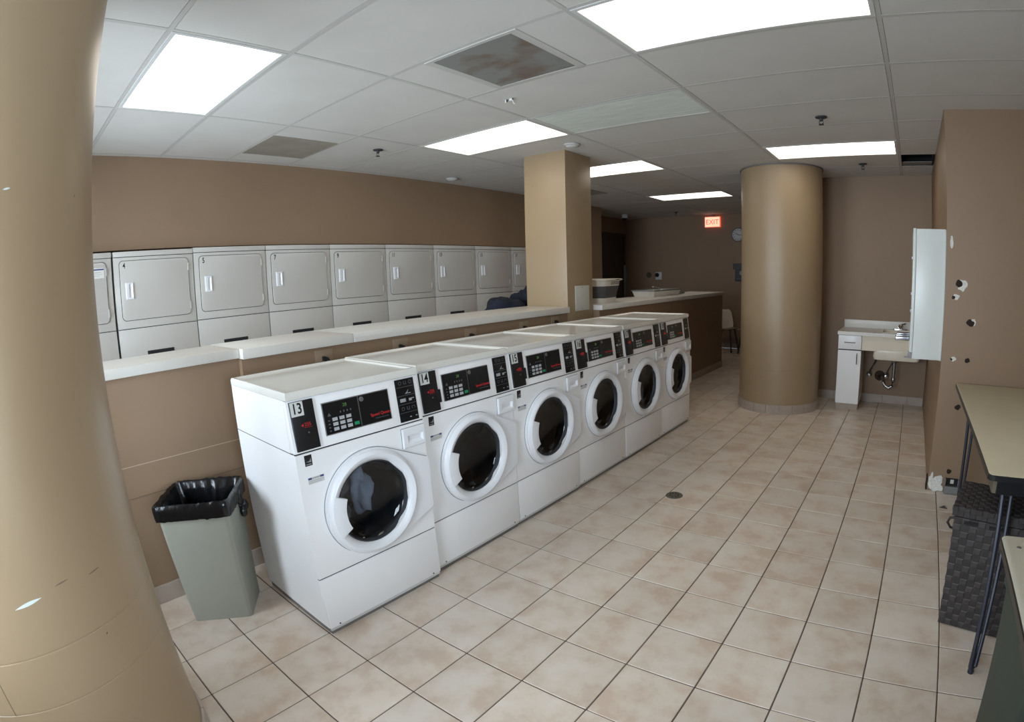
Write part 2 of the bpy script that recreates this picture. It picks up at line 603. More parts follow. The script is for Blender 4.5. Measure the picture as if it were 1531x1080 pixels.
BW = 0.012
for a in range(-4, 2):
    x = CX + a * CW
    y1 = 2.47 if a > 0 else (5.17 if a == 0 or a == -1 else FY1)
    part('main_grid_bar', MB().box(x - BW, x + BW, FY0, y1, H + 0.003, H + 0.006), 'tbar', ceiling)
for b in range(-6, 13):
    y = CY + b * CH
    xr = -0.07 if 2.47 < y < 5.17 else (FX1 if y <= 2.47 else -1.75)
    xl = -5.36 if y < 6.6 else FX0
    segs = [(CX + a * CW, CX + (a + 1) * CW) for a in range(-5, 2)]
    for s0, s1 in segs:
        s0, s1 = max(s0 + BW, xl), min(s1 - BW, xr)
        if s1 - s0 > 0.02:
            part('cross_grid_bar', MB().box(s0, s1, y - BW, y + BW, H + 0.003, H + 0.006), 'tbar', ceiling)

for (a, b), lab in LIGHTS.items():
    x0, y0 = CX + a * CW, CY + b * CH
    t = thing('ceiling_light', lab, 'ceiling light', (x0 + CW / 2, y0 + CH / 2, H), 0, 'fluorescent ceiling panels')
    w, h = CW / 2 - BW, CH / 2 - BW
    fr = MB()
    k = 0.022
    fr.box(-w, w, -h, -h + k, 0.0, 0.012).box(-w, w, h - k, h, 0.0, 0.012).box(-w, -w + k, -h + k, h - k, 0.0, 0.012).box(w - k, w, -h + k, h - k, 0.0, 0.012)
    fr.box(-w, w, -h, h, 0.03, 0.09)
    part('frame', fr, 'lightframe', t)
    part('diffuser', MB().box(-w + k, w - k, -h + k, h - k, 0.006, 0.012), 'light', t)

# return grille with brown stains (white frame, fine louvres)
def vent(a, b, name, label, mk, framed):
    x0, y0 = CX + a * CW + 0.3048, CY + b * CH
    t = thing(name, label, 'air vent', (x0 + CH / 2, y0 + CH / 2, H))
    w = CH / 2 - 0.012
    k = 0.022 if framed else 0.008
    wx = CH / 2 + 0.013
    f = MB().box(-wx, wx, -w, -w + k, -0.001, 0.005).box(-wx, wx, w - k, w, -0.001, 0.005).box(-wx, -w + k, -w + k, w - k, -0.001, 0.005).box(w - k, wx, -w + k, w - k, -0.001, 0.005)
    part('frame', f, 'tbar' if framed else mk, t)
    part('backing', MB().box(-w + k, w - k, -w + k, w - k, 0.01, 0.03), 'dark', t)
    n = 46
    sl = MB()
    for i in range(n):
        y = -w + k + (2 * w - 2 * k) * (i + 0.5) / n
        sl.box(-w + k, w - k, y - 0.0055, y + 0.0055, 0.001, 0.004)
    o = part('louvre', sl, mk, t)
    o['kind'] = 'stuff'
    return t


vent(-2, -1, 'return_grille', 'square ceiling return grille with brown rust stains and white frame', 'rust', True)
vent(-4, -1, 'ceiling_diffuser', 'square beige ceiling diffuser beside the dryer wall', 'grille2', False)
vent(-4, 6, 'ceiling_diffuser', 'dim square ceiling diffuser in the far aisle just right of the pillar', 'grille2', False)
# ribbed lens of an unlit fitting
x0, y0 = CX - 2 * CW, CY + CH
t = thing('unlit_light_panel', 'unlit ribbed greenish ceiling panel between two ceiling lights', 'ceiling panel', (x0 + CW / 2, y0 + CH / 2, H))
w, h, k = CW / 2 - BW, CH / 2 - BW, 0.02
part('frame', MB().box(-w, w, -h, -h + k, 0.002, 0.014).box(-w, w, h - k, h, 0.002, 0.014).box(-w, -w + k, -h + k, h - k, 0.002, 0.014).box(w - k, w, -h + k, h - k, 0.002, 0.014), 'lightframe', t)
lens = MB()
n = 56
for i in range(n):
    ya, yb = -h + k + (2 * h - 2 * k) * i / n, -h + k + (2 * h - 2 * k) * (i + 1) / n
    ym = (ya + yb) / 2
    lens.add([(-w + k, ya, 0.0065), (w - k, ya, 0.0065), (w - k, ym, 0.0035), (-w + k, ym, 0.0035), (w - k, yb, 0.0065), (-w + k, yb, 0.0065)], [(0, 1, 2, 3), (3, 2, 4, 5)])
part('ribbed_lens', lens, 'grille3', t)
# opening with a missing panel
t = thing('ceiling_opening', 'dark open hole in the ceiling where a panel is missing, by the alcove corner', 'ceiling opening', (CX + 0.012, CY + 5 * CH, H))
part('shaft', MB().box(0, 0.005, 0, CH, 0.004, 0.1).box(0.315, 0.32, 0, CH, 0.004, 0.1).box(0, 0.32, 0, 0.005, 0.004, 0.1).box(0, 0.32, CH - 0.005, CH, 0.004, 0.1), 'dark', t)
part('grey_strip', MB().box(0.005, 0.315, CH - 0.17, CH - 0.02, 0.012, 0.02), 'rail', t)

# ------------------------------------------------------------------ walls
HT = H + 0.1
wl = MB().box(-6.1, -5.36, BACK, 6.6, 1.927, HT).box(-6.1, -5.36, BACK, -1.46, 0, 1.927).box(-6.1, -5.36, 4.83, 6.6, 0, 1.927).box(-6.25, -6.1, BACK, 8.95, 0, HT)
struct(part('wall_left', wl, 'wall'))
d1 = struct(part('door_1', MB().box(-6.1, -6.06, 6.72, 8.62, 0.0, 2.3), 'darkdoor'))
part('door_frame', MB().box(-6.1, -6.045, 6.66, 6.72, 0, 2.36), 'darkdoor', d1)
part('door_frame', MB().box(-6.1, -6.045, 8.62, 8.68, 0, 2.36), 'darkdoor', d1)
part('door_frame', MB().box(-6.1, -6.045, 6.72, 8.62, 2.3, 2.36), 'darkdoor', d1)
part('door_handle', MB().tube([(-6.06, 7.6, 1.0), (-6.0, 7.6, 1.0), (-6.0, 7.6, 1.2), (-6.06, 7.6, 1.2)], 0.012), 'pipe', d1, smooth=True)
struct(part('wall_far', MB().box(-6.25, -1.6, 8.8, 8.95, 0, HT), 'wall'))
struct(part('wall_alcove', MB().box(-1.75, -0.07, 5.17, 5.32, 0, HT).box(-1.75, -1.6, 5.32, 8.8, 0, HT), 'wall'))
struct(part('wall_pier', MB().box(-0.07, 1.5, 2.47, 5.32, 0, HT), 'wall', bevel=0.008))
rw = MB().box(RX, RX + 0.15, BACK, ADDED_WIN[0], 0, HT).box(RX, RX + 0.15, ADDED_WIN[1], 2.47, 0, HT)
rw.box(RX, RX + 0.15, ADDED_WIN[0], ADDED_WIN[1], 0, ADDED_WIN[2]).box(RX, RX + 0.15, ADDED_WIN[0], ADDED_WIN[1], ADDED_WIN[3], HT)
struct(part('wall_right', rw, 'wall'))
added_win = struct(ob('window_2_added', None, None, (RX + 0.08, 0, 0)))  # added out of view for its light on column and washer fronts
added_win.empty_display_size = 0.1
wm = (ADDED_WIN[0] + ADDED_WIN[1]) / 2
for y in (ADDED_WIN[0] + 0.03, wm, ADDED_WIN[1] - 0.03):
    part('mullion', MB().box(-0.03, 0.03, y - 0.03, y + 0.03, ADDED_WIN[2], ADDED_WIN[3]), 'frame', added_win)
for z in (ADDED_WIN[2] + 0.02, 1.4, ADDED_WIN[3] - 0.02):
    part('transom', MB().box(-0.025, 0.025, ADDED_WIN[0], ADDED_WIN[1], z - 0.02, z + 0.02), 'frame', added_win)
for ya, yb in ((ADDED_WIN[0] + 0.06, wm - 0.03), (wm + 0.03, ADDED_WIN[1] - 0.06)):
    part('pane', MB().box(-0.003, 0.003, ya, yb, ADDED_WIN[2] + 0.03, ADDED_WIN[3] - 0.03), 'winglass', added_win)
bw = MB()
bw.box(-6.25, WIN[0], BACK - 0.15, BACK, 0, HT).box(WIN[1], 1.5, BACK - 0.15, BACK, 0, HT)
bw.box(WIN[0], WIN[1], BACK - 0.15, BACK, 0, WIN[2]).box(WIN[0], WIN[1], BACK - 0.15, BACK, WIN[3], HT)
struct(part('wall_back', bw, 'wall'))
win = struct(ob('window_1', None, None, (0, BACK - 0.08, 0)))
win.empty_display_size = 0.1
fm = MB()
nw = 4
ww = (WIN[1] - WIN[0]) / nw
for i in range(nw + 1):
    x = WIN[0] + i * ww
    part('mullion', MB().box(max(x - 0.03, WIN[0]), min(x + 0.03, WIN[1]), -0.03, 0.03, WIN[2], WIN[3]), 'frame', win)
for z in (WIN[2] + 0.02, 1.45, WIN[3] - 0.02):
    part('transom', MB().box(WIN[0], WIN[1], -0.025, 0.025, z - 0.02, z + 0.02), 'frame', win)
for i in range(nw):
    x = WIN[0] + i * ww
    part('pane', MB().box(x + 0.03, x + ww - 0.03, -0.003, 0.003, WIN[2] + 0.03, WIN[3] - 0.03), 'winglass', win)

# half-height partition behind the washers, with a jog and a thin pair of seams
pl = struct(part('wall_partition', MB().box(-3.71, -3.29, -2.52, -0.435, 0, 1.174).box(-3.71, -3.245, -0.435, 2.549, 0, 1.168), 'wall'))
part('seam_strip', MB().box(-3.29, -3.2885, -2.52, -0.435, 0.587, 0.741), 'wall', pl)
part('seam_line', MB().box(-3.29, -3.2878, -2.52, -0.435, 0.741, 0.744), 'trimline', pl)
part('seam_line', MB().box(-3.29, -3.2878, -2.52, -0.435, 0.583, 0.587), 'darkline', pl)
pc = struct(part('wall_counter', MB().box(-3.71, -3.165, 2.986, 6.70, 0, 1.164), 'wall'))

# tiled skirtings: every tile a piece
def skirting(name, axis, fixed, a0, a1, off, face):
    base = struct(ob(name, None))
    base.empty_display_size = 0.1
    a = math.floor((a0 - off) / 0.3) * 0.3 + off
    while a < a1:
        s0, s1 = max(a, a0) + 0.0015, min(a + 0.3, a1) - 0.0015
        if s1 - s0 > 0.02:
            L = s1 - s0
            if axis == 'y':
                me = MB().box(min(0, face * 0.01), max(0, face * 0.01), 0, L, 0, 0.1).mesh('tile', 'basetile', 0.0015, 1)
                ob('tile', me, base, (fixed, s0, 0))
            else:
                me = MB().box(0, L, min(0, face * 0.01), max(0, face * 0.01), 0, 0.1).mesh('tile', 'basetile', 0.0015, 1)
                ob('tile', me, base, (s0, fixed, 0))
        a += 0.3
    return base


skirting('baseboard_partition', 'y', -3.29, -1.8, -0.435, 0.0, 1)
skirting('baseboard_alcove', 'x', 5.17, -1.4, -0.072, 0.04, -1)
skirting('baseboard_counter', 'y', -3.165, 3.6, 6.70, 0.1, 1)
skirting('baseboard_far', 'x', 8.8, -3.9, -1.8, 0.1, -1)

# square pillar
t = thing('square_pillar', 'square tan pillar rising from the white ledge behind the washers', 'pillar', (-3.487, 2.767, 0))
part('shaft', MB().box(-0.243, 0.247, -0.217, 0.217, 0, HT), 'column', t, bevel=0.005)
o = thing('cover_plate', 'pale rectangular cover plate on the side of the square pillar', 'cover plate', (-3.24, 2.79, 1.296))
part('plate', MB().box(0, 0.008, -0.118, 0.118, -0.12, 0.12), 'greyplate', o, bevel=0.002)
part('screw', MB().revolve([(0.005, 0), (0.005, 0.0095)], 8, 'x', (0, 0, 0.105), cap1=True), 'silver', o)
part('screw', MB().revolve([(0.005, 0), (0.005, 0.0095)], 8, 'x', (0, 0, -0.105), cap1=True), 'silver', o)


# round columns
def round_column(label, c, R, rings, ntile, scratches=False):
    t = thing('round_column', label, 'column', (c[0], c[1], 0))
    prof = [(R, 0.0)]
    for z in sorted(rings):
        prof += [(R, z - 0.003), (R - 0.0015, z - 0.0015), (R - 0.0015, z + 0.0015), (R, z + 0.003)]
    prof += [(R, H - 0.02), (R, HT)]
    part('shaft', MB().revolve(prof, 96, cap0=True, cap1=True), 'column', t, smooth=True)
    part('top_trim', MB().revolve([(R + 0.001, H - 0.012), (R + 0.012, H - 0.012), (R + 0.012, H), (R + 0.001, H)], 72), 'rail', t)
    da = 2 * PI / ntile
    m = MB()
    m.revolve([(R + 0.001, 0), (R + 0.012, 0), (R + 0.012, 0.1), (R + 0.001, 0.102), (R + 0.001, 0)], 6, a0=-da / 2 + 0.004, a1=da / 2 - 0.004)
    for sgn in (-1, 1):
        a = sgn * (da / 2 - 0.004)
        cs, sn = math.cos(a), math.sin(a)
        m.add([((R + 0.001) * cs, (R + 0.001) * sn, 0), ((R + 0.012) * cs, (R + 0.012) * sn, 0), ((R + 0.012) * cs, (R + 0.012) * sn, 0.1), ((R + 0.001) * cs, (R + 0.001) * sn, 0.102)], [(0, 1, 2, 3)])
    me = m.mesh('base_tile', 'basetile', smooth=True)
    for i in range(ntile):
        ob('base_tile', me, t, rot=(0, 0, da * (i + 0.3)))
    if scratches:
        # bare scratch, scuffs and a pin hole on the painted surface
        def patch(az, z, w, h, mk, nm):
            mm = MB()
            k = 6
            top = [((R + 0.0006) * math.cos(az + w * (i / k - 0.5)), (R + 0.0006) * math.sin(az + w * (i / k - 0.5)), z + h * (i / k - 0.5) * 0.9 + 0.5 * h * math.sin(PI * i / k) + 0.0004) for i in range(k + 1)]
            bot = [((R + 0.0006) * math.cos(az + w * (i / k - 0.5)), (R + 0.0006) * math.sin(az + w * (i / k - 0.5)), z + h * (i / k - 0.5) * 0.9 - 0.4 * h * math.sin(PI * i / k) - 0.0004) for i in range(k + 1)]
            mm.add(top + bot, [(i, i + 1, k + 2 + i, k + 1 + i) for i in range(k)])
            part(nm, mm, mk, t)
        patch(math.radians(-1), 0.838, 0.20, 0.011, 'scratch', 'paint_chip')
        patch(math.radians(14.5), 0.859, 0.11, 0.004, 'darkline', 'scuff_mark')
        patch(math.radians(30), 0.845, 0.11, 0.004, 'darkline', 'scuff_mark')
        patch(math.radians(25.6), 0.664, 0.012, 0.005, 'hole', 'pin_hole')
        patch(math.radians(18.5), 1.825, 0.05, 0.005, 'scratch', 'paint_chip')
        patch(math.radians(53.4), 1.826, 0.02, 0.006, 'darkline', 'scuff_mark')
        a = math.radians(-27.2)
        part('wrap_seam', MB().box(R - 0.002, R + 0.0006, -0.0012, 0.0012, 0.53, 2.6), 'darkline', t, rot=(0, 0, a))
    return t


round_column('thick round tan column filling the left edge of the picture', (-2.311, -1.666), 0.386, (0.69, 0.53), 18, True)
round_column('round tan column with tiled foot between the washers and the sink alcove', (-1.721, 4.565), 0.4555, (0.475,), 20)

# ------------------------------------------------------------------ ledges / counters
t = thing('ledge_top', 'white laminate ledge top along the half wall, left of its step', 'ledge', (-3.5, -1.5, 1.175))
part('slab', MB().box(-0.205, 0.238, -1.02, 1.062, 0, 0.05), 'lam', t, bevel=0.004)
t = thing('ledge_top', 'wider white laminate ledge top between the step and the long joint', 'ledge', (-3.49, -0.06, 1.17))
part('slab', MB().box(-0.245, 0.275, -0.376, 0.328, 0, 0.055), 'lam', t, bevel=0.004)
t = thing('ledge_top', 'long white laminate ledge top running up to the square pillar', 'ledge', (-3.49, 1.4, 1.17))
part('slab', MB().box(-0.245, 0.275, -1.13, 1.148, 0, 0.055), 'lam', t, bevel=0.004)
part('edge_strip', MB().box(0.2755, 0.2765, -1.12, 0.05, 0.006, 0.03), 'lam', t)
t = thing('counter_top', 'white laminate counter top beyond the square pillar', 'counter', (-3.44, 4.86, 1.165))
part('slab', MB().box(-0.29, 0.30, -1.86, 1.86, 0, 0.05), 'lam', t, bevel=0.004)

# ------------------------------------------------------------------ washers
WW = 0.672          # width of a washer
TILT = math.atan(0.028 / 0.217)
FZ, FXF = 0.868, 0.33


def sector(m, r0, r1, a0, a1, x0, x1, cy, cz, n=10):
    pts = [(cy + r1 * math.cos(a0 + (a1 - a0) * i / n), cz + r1 * math.sin(a0 + (a1 - a0) * i / n)) for i in range(n + 1)]
    pts += [(cy + r0 * math.cos(a1 - (a1 - a0) * i / n), cz + r0 * math.sin(a1 - (a1 - a0) * i / n)) for i in range(n + 1)]
    return m.prism(pts, x0, x1, 'x')


def plate_hole(m, y0, y1, z0, z1, cy, cz, r, x0, x1, n=48):
    """rectangular plate with a round hole, as quads along rays from the hole centre"""
    angs = [2 * PI * i / n for i in range(n)]
    for (yy, zz) in ((y0, z0), (y1, z0), (y1, z1), (y0, z1)):
        angs.append(math.atan2(zz - cz, yy - cy) % (2 * PI))
    angs = sorted(set(round(a, 6) for a in angs))
    inn, out = [], []
    for a in angs:
        c, s = math.cos(a), math.sin(a)
        ts = []
        if c > 1e-9: ts.append((y1 - cy) / c)
        if c < -1e-9: ts.append((y0 - cy) / c)
        if s > 1e-9: ts.append((z1 - cz) / s)
        if s < -1e-9: ts.append((z0 - cz) / s)
        tt = min(ts)
        inn.append((cy + r * c, cz + r * s))
        out.append((cy + tt * c, cz + tt * s))
    P = lambda l, x: [(x, p[0], p[1]) for p in l]
    m.loft([P(inn, x0), P(out, x0), P(out, x1), P(inn, x1), P(inn, x0)])
    return m


DC, DZ, DR = 0.0, 0.562, 0.247     # door centre and outer radius


def make_washer():
    w2 = WW / 2
    t = thing('washer', '', 'washing machine')
    cab = MB()
    for (ya, yb) in ((-w2, -w2 + 0.012), (w2 - 0.012, w2)):
        cab.prism([(-0.33, 0.03), (0.312, 0.03), (0.312, 0.866), (0.286, 0.866), (0.286, 1.084), (-0.33, 1.084)], ya, yb, 'y')
    cab.box(-0.33, -0.318, -w2 + 0.012, w2 - 0.012, 0.03, 1.084).box(-0.318, 0.31, -w2 + 0.012, w2 - 0.012, 0.03, 0.04)
    cab.box(-0.318, 0.284, -w2 + 0.012, w2 - 0.012, 1.06, 1.084)
    part('cabinet', cab, 'white', t)
    part('side_seam', MB().box(-0.33, 0.31, -w2 - 0.0004, -w2 + 0.001, 0.8635, 0.8665), 'seam', t)
    rail = MB().box(-0.32, 0.315, -w2 + 0.006, w2 - 0.006, 0.0, 0.03)
    part('base_rail', rail, 'rail', t)
    # lid with a raised lip round a shallow tray
    lid = MB()
    L = lambda d, z, dx=0: [(-0.335 + d, -w2 + d, z), (0.312 - d + dx, -w2 + d, z), (0.312 - d + dx, w2 - d, z), (-0.335 + d, w2 - d, z)]
    lid.loft([L(0, 1.085), L(0, 1.108), L(0.005, 1.117), L(0.018, 1.118), L(0.026, 1.1105)], True, True)
    part('lid', lid, 'lid', t, smooth=True)
    part('lid_seam', MB().box(-0.328, 0.3025, -w2 + 0.0008, w2 - 0.0008, 1.0822, 1.0852), 'seam', t)
    # sloping control panel
    cp = MB().prism([(FXF, FZ), (FXF - 0.028, 1.0835), (0.286, 1.0835), (0.286, FZ)], -w2, w2, 'y')
    part('control_panel', cp, 'white', t, bevel=0.003)
    # front panel round the door
    fp = plate_hole(MB(), -w2, w2, 0.2965, 0.8625, DC, DZ, 0.196, 0.312, 0.33)
    part('front_panel', fp, 'white', t)
    part('seam', MB().box(0.30, 0.3262, -w2 + 0.002, w2 - 0.002, 0.8625, 0.868), 'seam', t)
    part('seam', MB().box(0.30, 0.3262, -w2 + 0.002, w2 - 0.002, 0.29, 0.2965), 'seam', t)
    part('lower_panel', MB().box(0.312, 0.33, -w2, w2, 0.036, 0.2905), 'white', t, bevel=0.004)
    part('kick_strip', MB().box(0.312, 0.326, -w2 + 0.003, w2 - 0.003, 0.022, 0.036), 'lightframe', t)
    for yy in (-w2 + 0.05, w2 - 0.05):
        part('screw', MB().revolve([(0.004, 0.326), (0.004, 0.332)], 8, 'x', (0, yy, 0.045), cap1=True), 'rubber', t)
    # drum behind the door
    dr = MB().revolve([(0.196, 0.31), (0.2, 0.27), (0.215, 0.26), (0.215, -0.1), (0.05, -0.1), (0.04, -0.08), (0.001, -0.08)], 40, 'x', (0, DC, DZ))
    part('drum', dr, 'drum', t, smooth=True)
    for k in range(3):
        a = 0.5 + k * 2 * PI / 3
        dy, dz = math.cos(a), math.sin(a)
        ba = MB().add([(0.25, DC + 0.214 * math.cos(a + s * 0.16), DZ + 0.214 * math.sin(a + s * 0.16)) for s in (-1, 1)] + [(-0.1, DC + 0.214 * math.cos(a + s * 0.16), DZ + 0.214 * math.sin(a + s * 0.16)) for s in (-1, 1)] + [(0.24, DC + 0.165 * dy, DZ + 0.165 * dz), (-0.1, DC + 0.165 * dy, DZ + 0.165 * dz)], [(0, 1, 4), (0, 4, 5, 2), (1, 3, 5, 4)])
        part('drum_baffle', ba, 'drum', t)
    # door: flat hinge tab to the right, rounded ring, bowl glass
    out = []
    n = 40
    p1, p2 = (w2 - 0.006, DZ + 0.118), (w2 - 0.006, DZ - 0.138)

    def tangent(p, side):
        dx, dz = p[0] - DC, p[1] - DZ
        d = math.hypot(dx, dz)
        return math.atan2(dz, dx) + side * math.acos(DR / d)
    aT, aB = tangent(p1, 1), tangent(p2, -1)
    poly = [p2, p1]
    for i in range(n + 1):
        a = aT + (aB + 2 * PI - aT) * i / n
        poly.append((DC + DR * math.cos(a), DZ + DR * math.sin(a)))
    tab = MB()
    # tab plate with the glass hole left open
    hole = [(DC + 0.2 * math.cos(a), DZ + 0.2 * math.sin(a)) for a in [math.atan2(q[1] - DZ, q[0] - DC) for q in poly]]
    P = lambda l, x: [(x, p[0], p[1]) for p in l]
    tab.loft([P(hole, 0.3305), P(poly, 0.3305), P(poly, 0.350), P(hole, 0.352), P(hole, 0.3305)])
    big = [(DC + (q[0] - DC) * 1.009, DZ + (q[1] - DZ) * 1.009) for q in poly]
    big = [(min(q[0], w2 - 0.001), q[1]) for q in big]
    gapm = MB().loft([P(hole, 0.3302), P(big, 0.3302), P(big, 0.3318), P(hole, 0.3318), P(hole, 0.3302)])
    door = part('door', tab, 'door_white', t, smooth=True)
    part('door_gap', gapm, 'gapshade', door)  # slightly larger grey plate, paints the shadow line round the door
    ring = MB().revolve([(DR - 0.002, 0.334), (DR - 0.004, 0.352), (DR - 0.014, 0.366), (DR - 0.024, 0.3705), (DR - 0.036, 0.367), (0.200, 0.358), (0.192, 0.348), (0.189, 0.332)], 72, 'x', (0, DC, DZ))
    part('door_ring', ring, 'door_white', door, smooth=True)
    gl = []
    for i in range(9):
        r = 0.19 * math.cos(i / 8 * PI / 2)
        gl.append((max(r, 0.0005), 0.338 - 0.055 * math.sin(i / 8 * PI / 2) ** 1.0))
    gm = MB().revolve(gl, 56, 'x', (0, DC, DZ)).mesh('door_glass', 'glass', smooth=True)
    if gm.polygons[0].normal.x < 0:
        gm.flip_normals()
    ob('door_glass', gm, door)
    part('glass_gasket', MB().revolve([(0.1915, 0.345), (0.186, 0.345), (0.183, 0.338), (0.183, 0.325), (0.1915, 0.325)], 56, 'x', (0, DC, DZ)), 'rubber', door, smooth=True)
    la = sector(MB(), 0.162, 0.228, math.radians(156), math.radians(207), 0.352, 0.3735, DC, DZ)
    part('latch_handle', la, 'door_white', door, bevel=0.003)
    # detergent drawer with a scooped grip
    y0, y1, z0, z1 = w2 - 0.136, w2 - 0.004, 0.752, 0.846
    R = lambda a, b, c, d, x: [(x, a, c), (x, b, c), (x, b, d), (x, a, d)]
    dw = MB().loft([R(y0, y1, z0, z1, 0.331), R(y0, y1, z0, z1, 0.340), R(y0 + 0.004, y1 - 0.004, z0 + 0.004, z1 - 0.004, 0.344),
                    R(y0 + 0.026, y1 - 0.014, z0 + 0.018, z1 - 0.036, 0.344), R(y0 + 0.040, y1 - 0.022, z0 + 0.030, z1 - 0.037, 0.3325)], True, True)
    part('detergent_drawer', dw, 'door_white', t, smooth=False)
    part('drawer_gap_shade', MB().box(0.3301, 0.3312, y0 - 0.002, y1 + 0.002, z0 - 0.002, z1 + 0.002), 'gapshade', t)  # grey backing painted as the thin shadow round the drawer
    # stickers
    lg = part('rating_sticker', MB().box(0.33, 0.3306, -w2 + 0.038, -w2 + 0.072, 0.808, 0.854), 'blackprint', t)
    part('sticker_mark', MB().add([(0.3309, -w2 + 0.043, 0.826), (0.3309, -w2 + 0.067, 0.822), (0.3309, -w2 + 0.067, 0.84), (0.3309, -w2 + 0.06, 0.828)], [(0, 1, 2, 3)]), 'greyprint', lg)
    part('sticker_mark', MB().box(0.3305, 0.3309, -w2 + 0.042, -w2 + 0.068, 0.8125, 0.816), 'greyprint', lg)
    st = part('notice_sticker', MB().box(0.33, 0.3305, -w2 + 0.04, -w2 + 0.116, 0.728, 0.757), 'plate', t)
    part('sticker_band', MB().box(0.3305, 0.3309, -w2 + 0.041, -w2 + 0.058, 0.748, 0.756), 'blueprint', st)
    part('sticker_band', MB().box(0.3305, 0.3309, -w2 + 0.098, -w2 + 0.115, 0.748, 0.756), 'blueprint', st)
    part('sticker_text', MB().box(0.3305, 0.3308, -w2 + 0.06, -w2 + 0.096, 0.75, 0.754).box(0.3305, 0.3308, -w2 + 0.042, -w2 + 0.112, 0.740, 0.7415).box(0.3305, 0.3308, -w2 + 0.042, -w2 + 0.104, 0.733, 0.7345), 'greyprint', st)

    # things on the sloping panel: a frame with y across, z up the slope, x out of it
    def sp(name, mb, mk, parent, root=False, bevel=0, **k):
        if root:
            return part(name, mb, mk, parent, bevel=bevel, loc=(FXF, 0, FZ), rot=(0, -TILT, 0), **k)
        return part(name, mb, mk, parent, bevel=bevel, **k)
    Y = lambda y: y - w2
    S = lambda z: (z - FZ) / math.cos(TILT)
    cm = sp('coin_meter', MB().box(0, 0.012, Y(0.012), Y(0.118), S(0.876), S(1.076)), 'black', t, True, 0.002)
    sp('number_plate', MB().box(0.012, 0.0128, Y(0.013), Y(0.070), S(1.017), S(1.0745)), 'plate', cm)
    ld = ob('price_display', text_mesh('225', 0.02, 'redled'), cm, (0.0125, Y(0.078), S(0.978)))
    part('price_arrow', MB().add([(0.0127, Y(0.046), S(0.977)), (0.0127, Y(0.058), S(0.971)), (0.0127, Y(0.058), S(0.983))], [(0, 1, 2)]).box(0.0122, 0.0127, Y(0.06), Y(0.096), S(0.966), S(0.967)), 'redled', cm)
    sp('card_slot', MB().revolve([(0.004, 0.012), (0.004, 0.0135)], 10, 'x', (0, Y(0.076), S(0.945)), cap1=True), 'dimprint', cm)
    dp = sp('display_panel', MB().box(0, 0.003, Y(0.156), Y(0.497), S(0.908), S(1.046)), 'silver', t, True, 0.001)
    sp('display_glass', MB().box(0.003, 0.0042, Y(0.160), Y(0.333), S(0.912), S(1.042)), 'blackpanel', dp)
    sp('brand_panel', MB().box(0.003, 0.0042, Y(0.337), Y(0.493), S(0.912), S(1.042)), 'blackpanel', dp)
    for r in range(3):
        for c in range(3):
            ky, kz = Y(0.197 + c * 0.034), S(0.922 + r * 0.0205)
            sp('key', MB().box(0.0042, 0.006, ky, ky + 0.024, kz, kz + 0.014), 'key', dp)
    sp('start_key', MB().box(0.0042, 0.006, Y(0.300), Y(0.324), S(0.924), S(0.938)), 'green', dp)
    for r in range(4):
        sp('lamp_mark', MB().box(0.0042, 0.0046, Y(0.176), Y(0.184), S(0.922 + r * 0.0145), S(0.927 + r * 0.0145)), 'dimprint', dp)
        sp('lamp_mark', MB().box(0.0042, 0.0046, Y(0.238 + r * 0.017), Y(0.244 + r * 0.017), S(0.991), S(0.999)), 'dimprint', dp)
    sp('warning_mark', MB().add([(0.0046, Y(0.176), S(0.986)), (0.0046, Y(0.194), S(0.986)), (0.0046, Y(0.185), S(1.0))], [(0, 1, 2)]), 'dimprint', dp)
    ob('time_display', text_mesh('28', 0.021, 'greenled'), dp, (0.0044, Y(0.266), S(1.02)))
    sp('lock', MB().revolve([(0.011, 0.004), (0.011, 0.007), (0.007, 0.008), (0.0005, 0.008)], 14, 'x', (0, Y(0.352), S(1.027))), 'silver', dp)
    ob('brand_name', text_mesh('Speed Queen', 0.0195, 'redprint'), dp, (0.0044, Y(0.440), S(0.946)))
    ob('brand_line', text_mesh('Commercial Laundry', 0.0085, 'dimprint'), dp, (0.0044, Y(0.446), S(0.929)))
    lp = sp('legend_panel', MB().box(0, 0.004, Y(0.541), Y(0.648), S(0.876), S(1.074)), 'blackpanel', t, True, 0.001)
    for k, z in enumerate((0.917, 0.956, 0.996, 1.036)):
        sp('legend_line', MB().box(0.004, 0.0044, Y(0.546), Y(0.643), S(z), S(z + 0.0016)), 'dimprint', lp)
    # pictograms of the programme legend
    for (y, z, k) in ((0.568, 1.056, 0), (0.596, 1.056, 1), (0.626, 1.056, 0), (0.565, 0.937, 0), (0.595, 0.937, 1), (0.625, 0.937, 2)):
        if k == 0:
            q = MB().revolve([(0.0085, 0.0045), (0.0065, 0.0045)], 12, 'x', (0, Y(y), S(z)))
        elif k == 1:
            q = MB().box(0.004, 0.0045, Y(y - 0.007), Y(y + 0.007), S(z - 0.008), S(z - 0.006)).box(0.004, 0.0045, Y(y - 0.007), Y(y - 0.005), S(z - 0.008), S(z + 0.008)).box(0.004, 0.0045, Y(y + 0.005), Y(y + 0.007), S(z - 0.008), S(z + 0.008))
        else:
            q = MB().box(0.004, 0.0045, Y(y - 0.009), Y(y + 0.009), S(z + 0.004), S(z + 0.0055)).box(0.004, 0.0045, Y(y - 0.009), Y(y - 0.0075), S(z - 0.006), S(z + 0.004)).box(0.004, 0.0045, Y(y + 0.0075), Y(y + 0.009), S(z - 0.006), S(z + 0.004))
        sp('pictogram', q, 'dimprint', lp)
    sp('pictogram', MB().add([(0.0045, Y(0.588), S(1.004)), (0.0045, Y(0.600), S(1.004)), (0.0045, Y(0.612), S(1.024)), (0.0045, Y(0.600), S(1.012))], [(0, 1, 2, 3)]).box(0.004, 0.0045, Y(0.603), Y(0.622), S(1.004), S(1.007)), 'greyprint', lp)
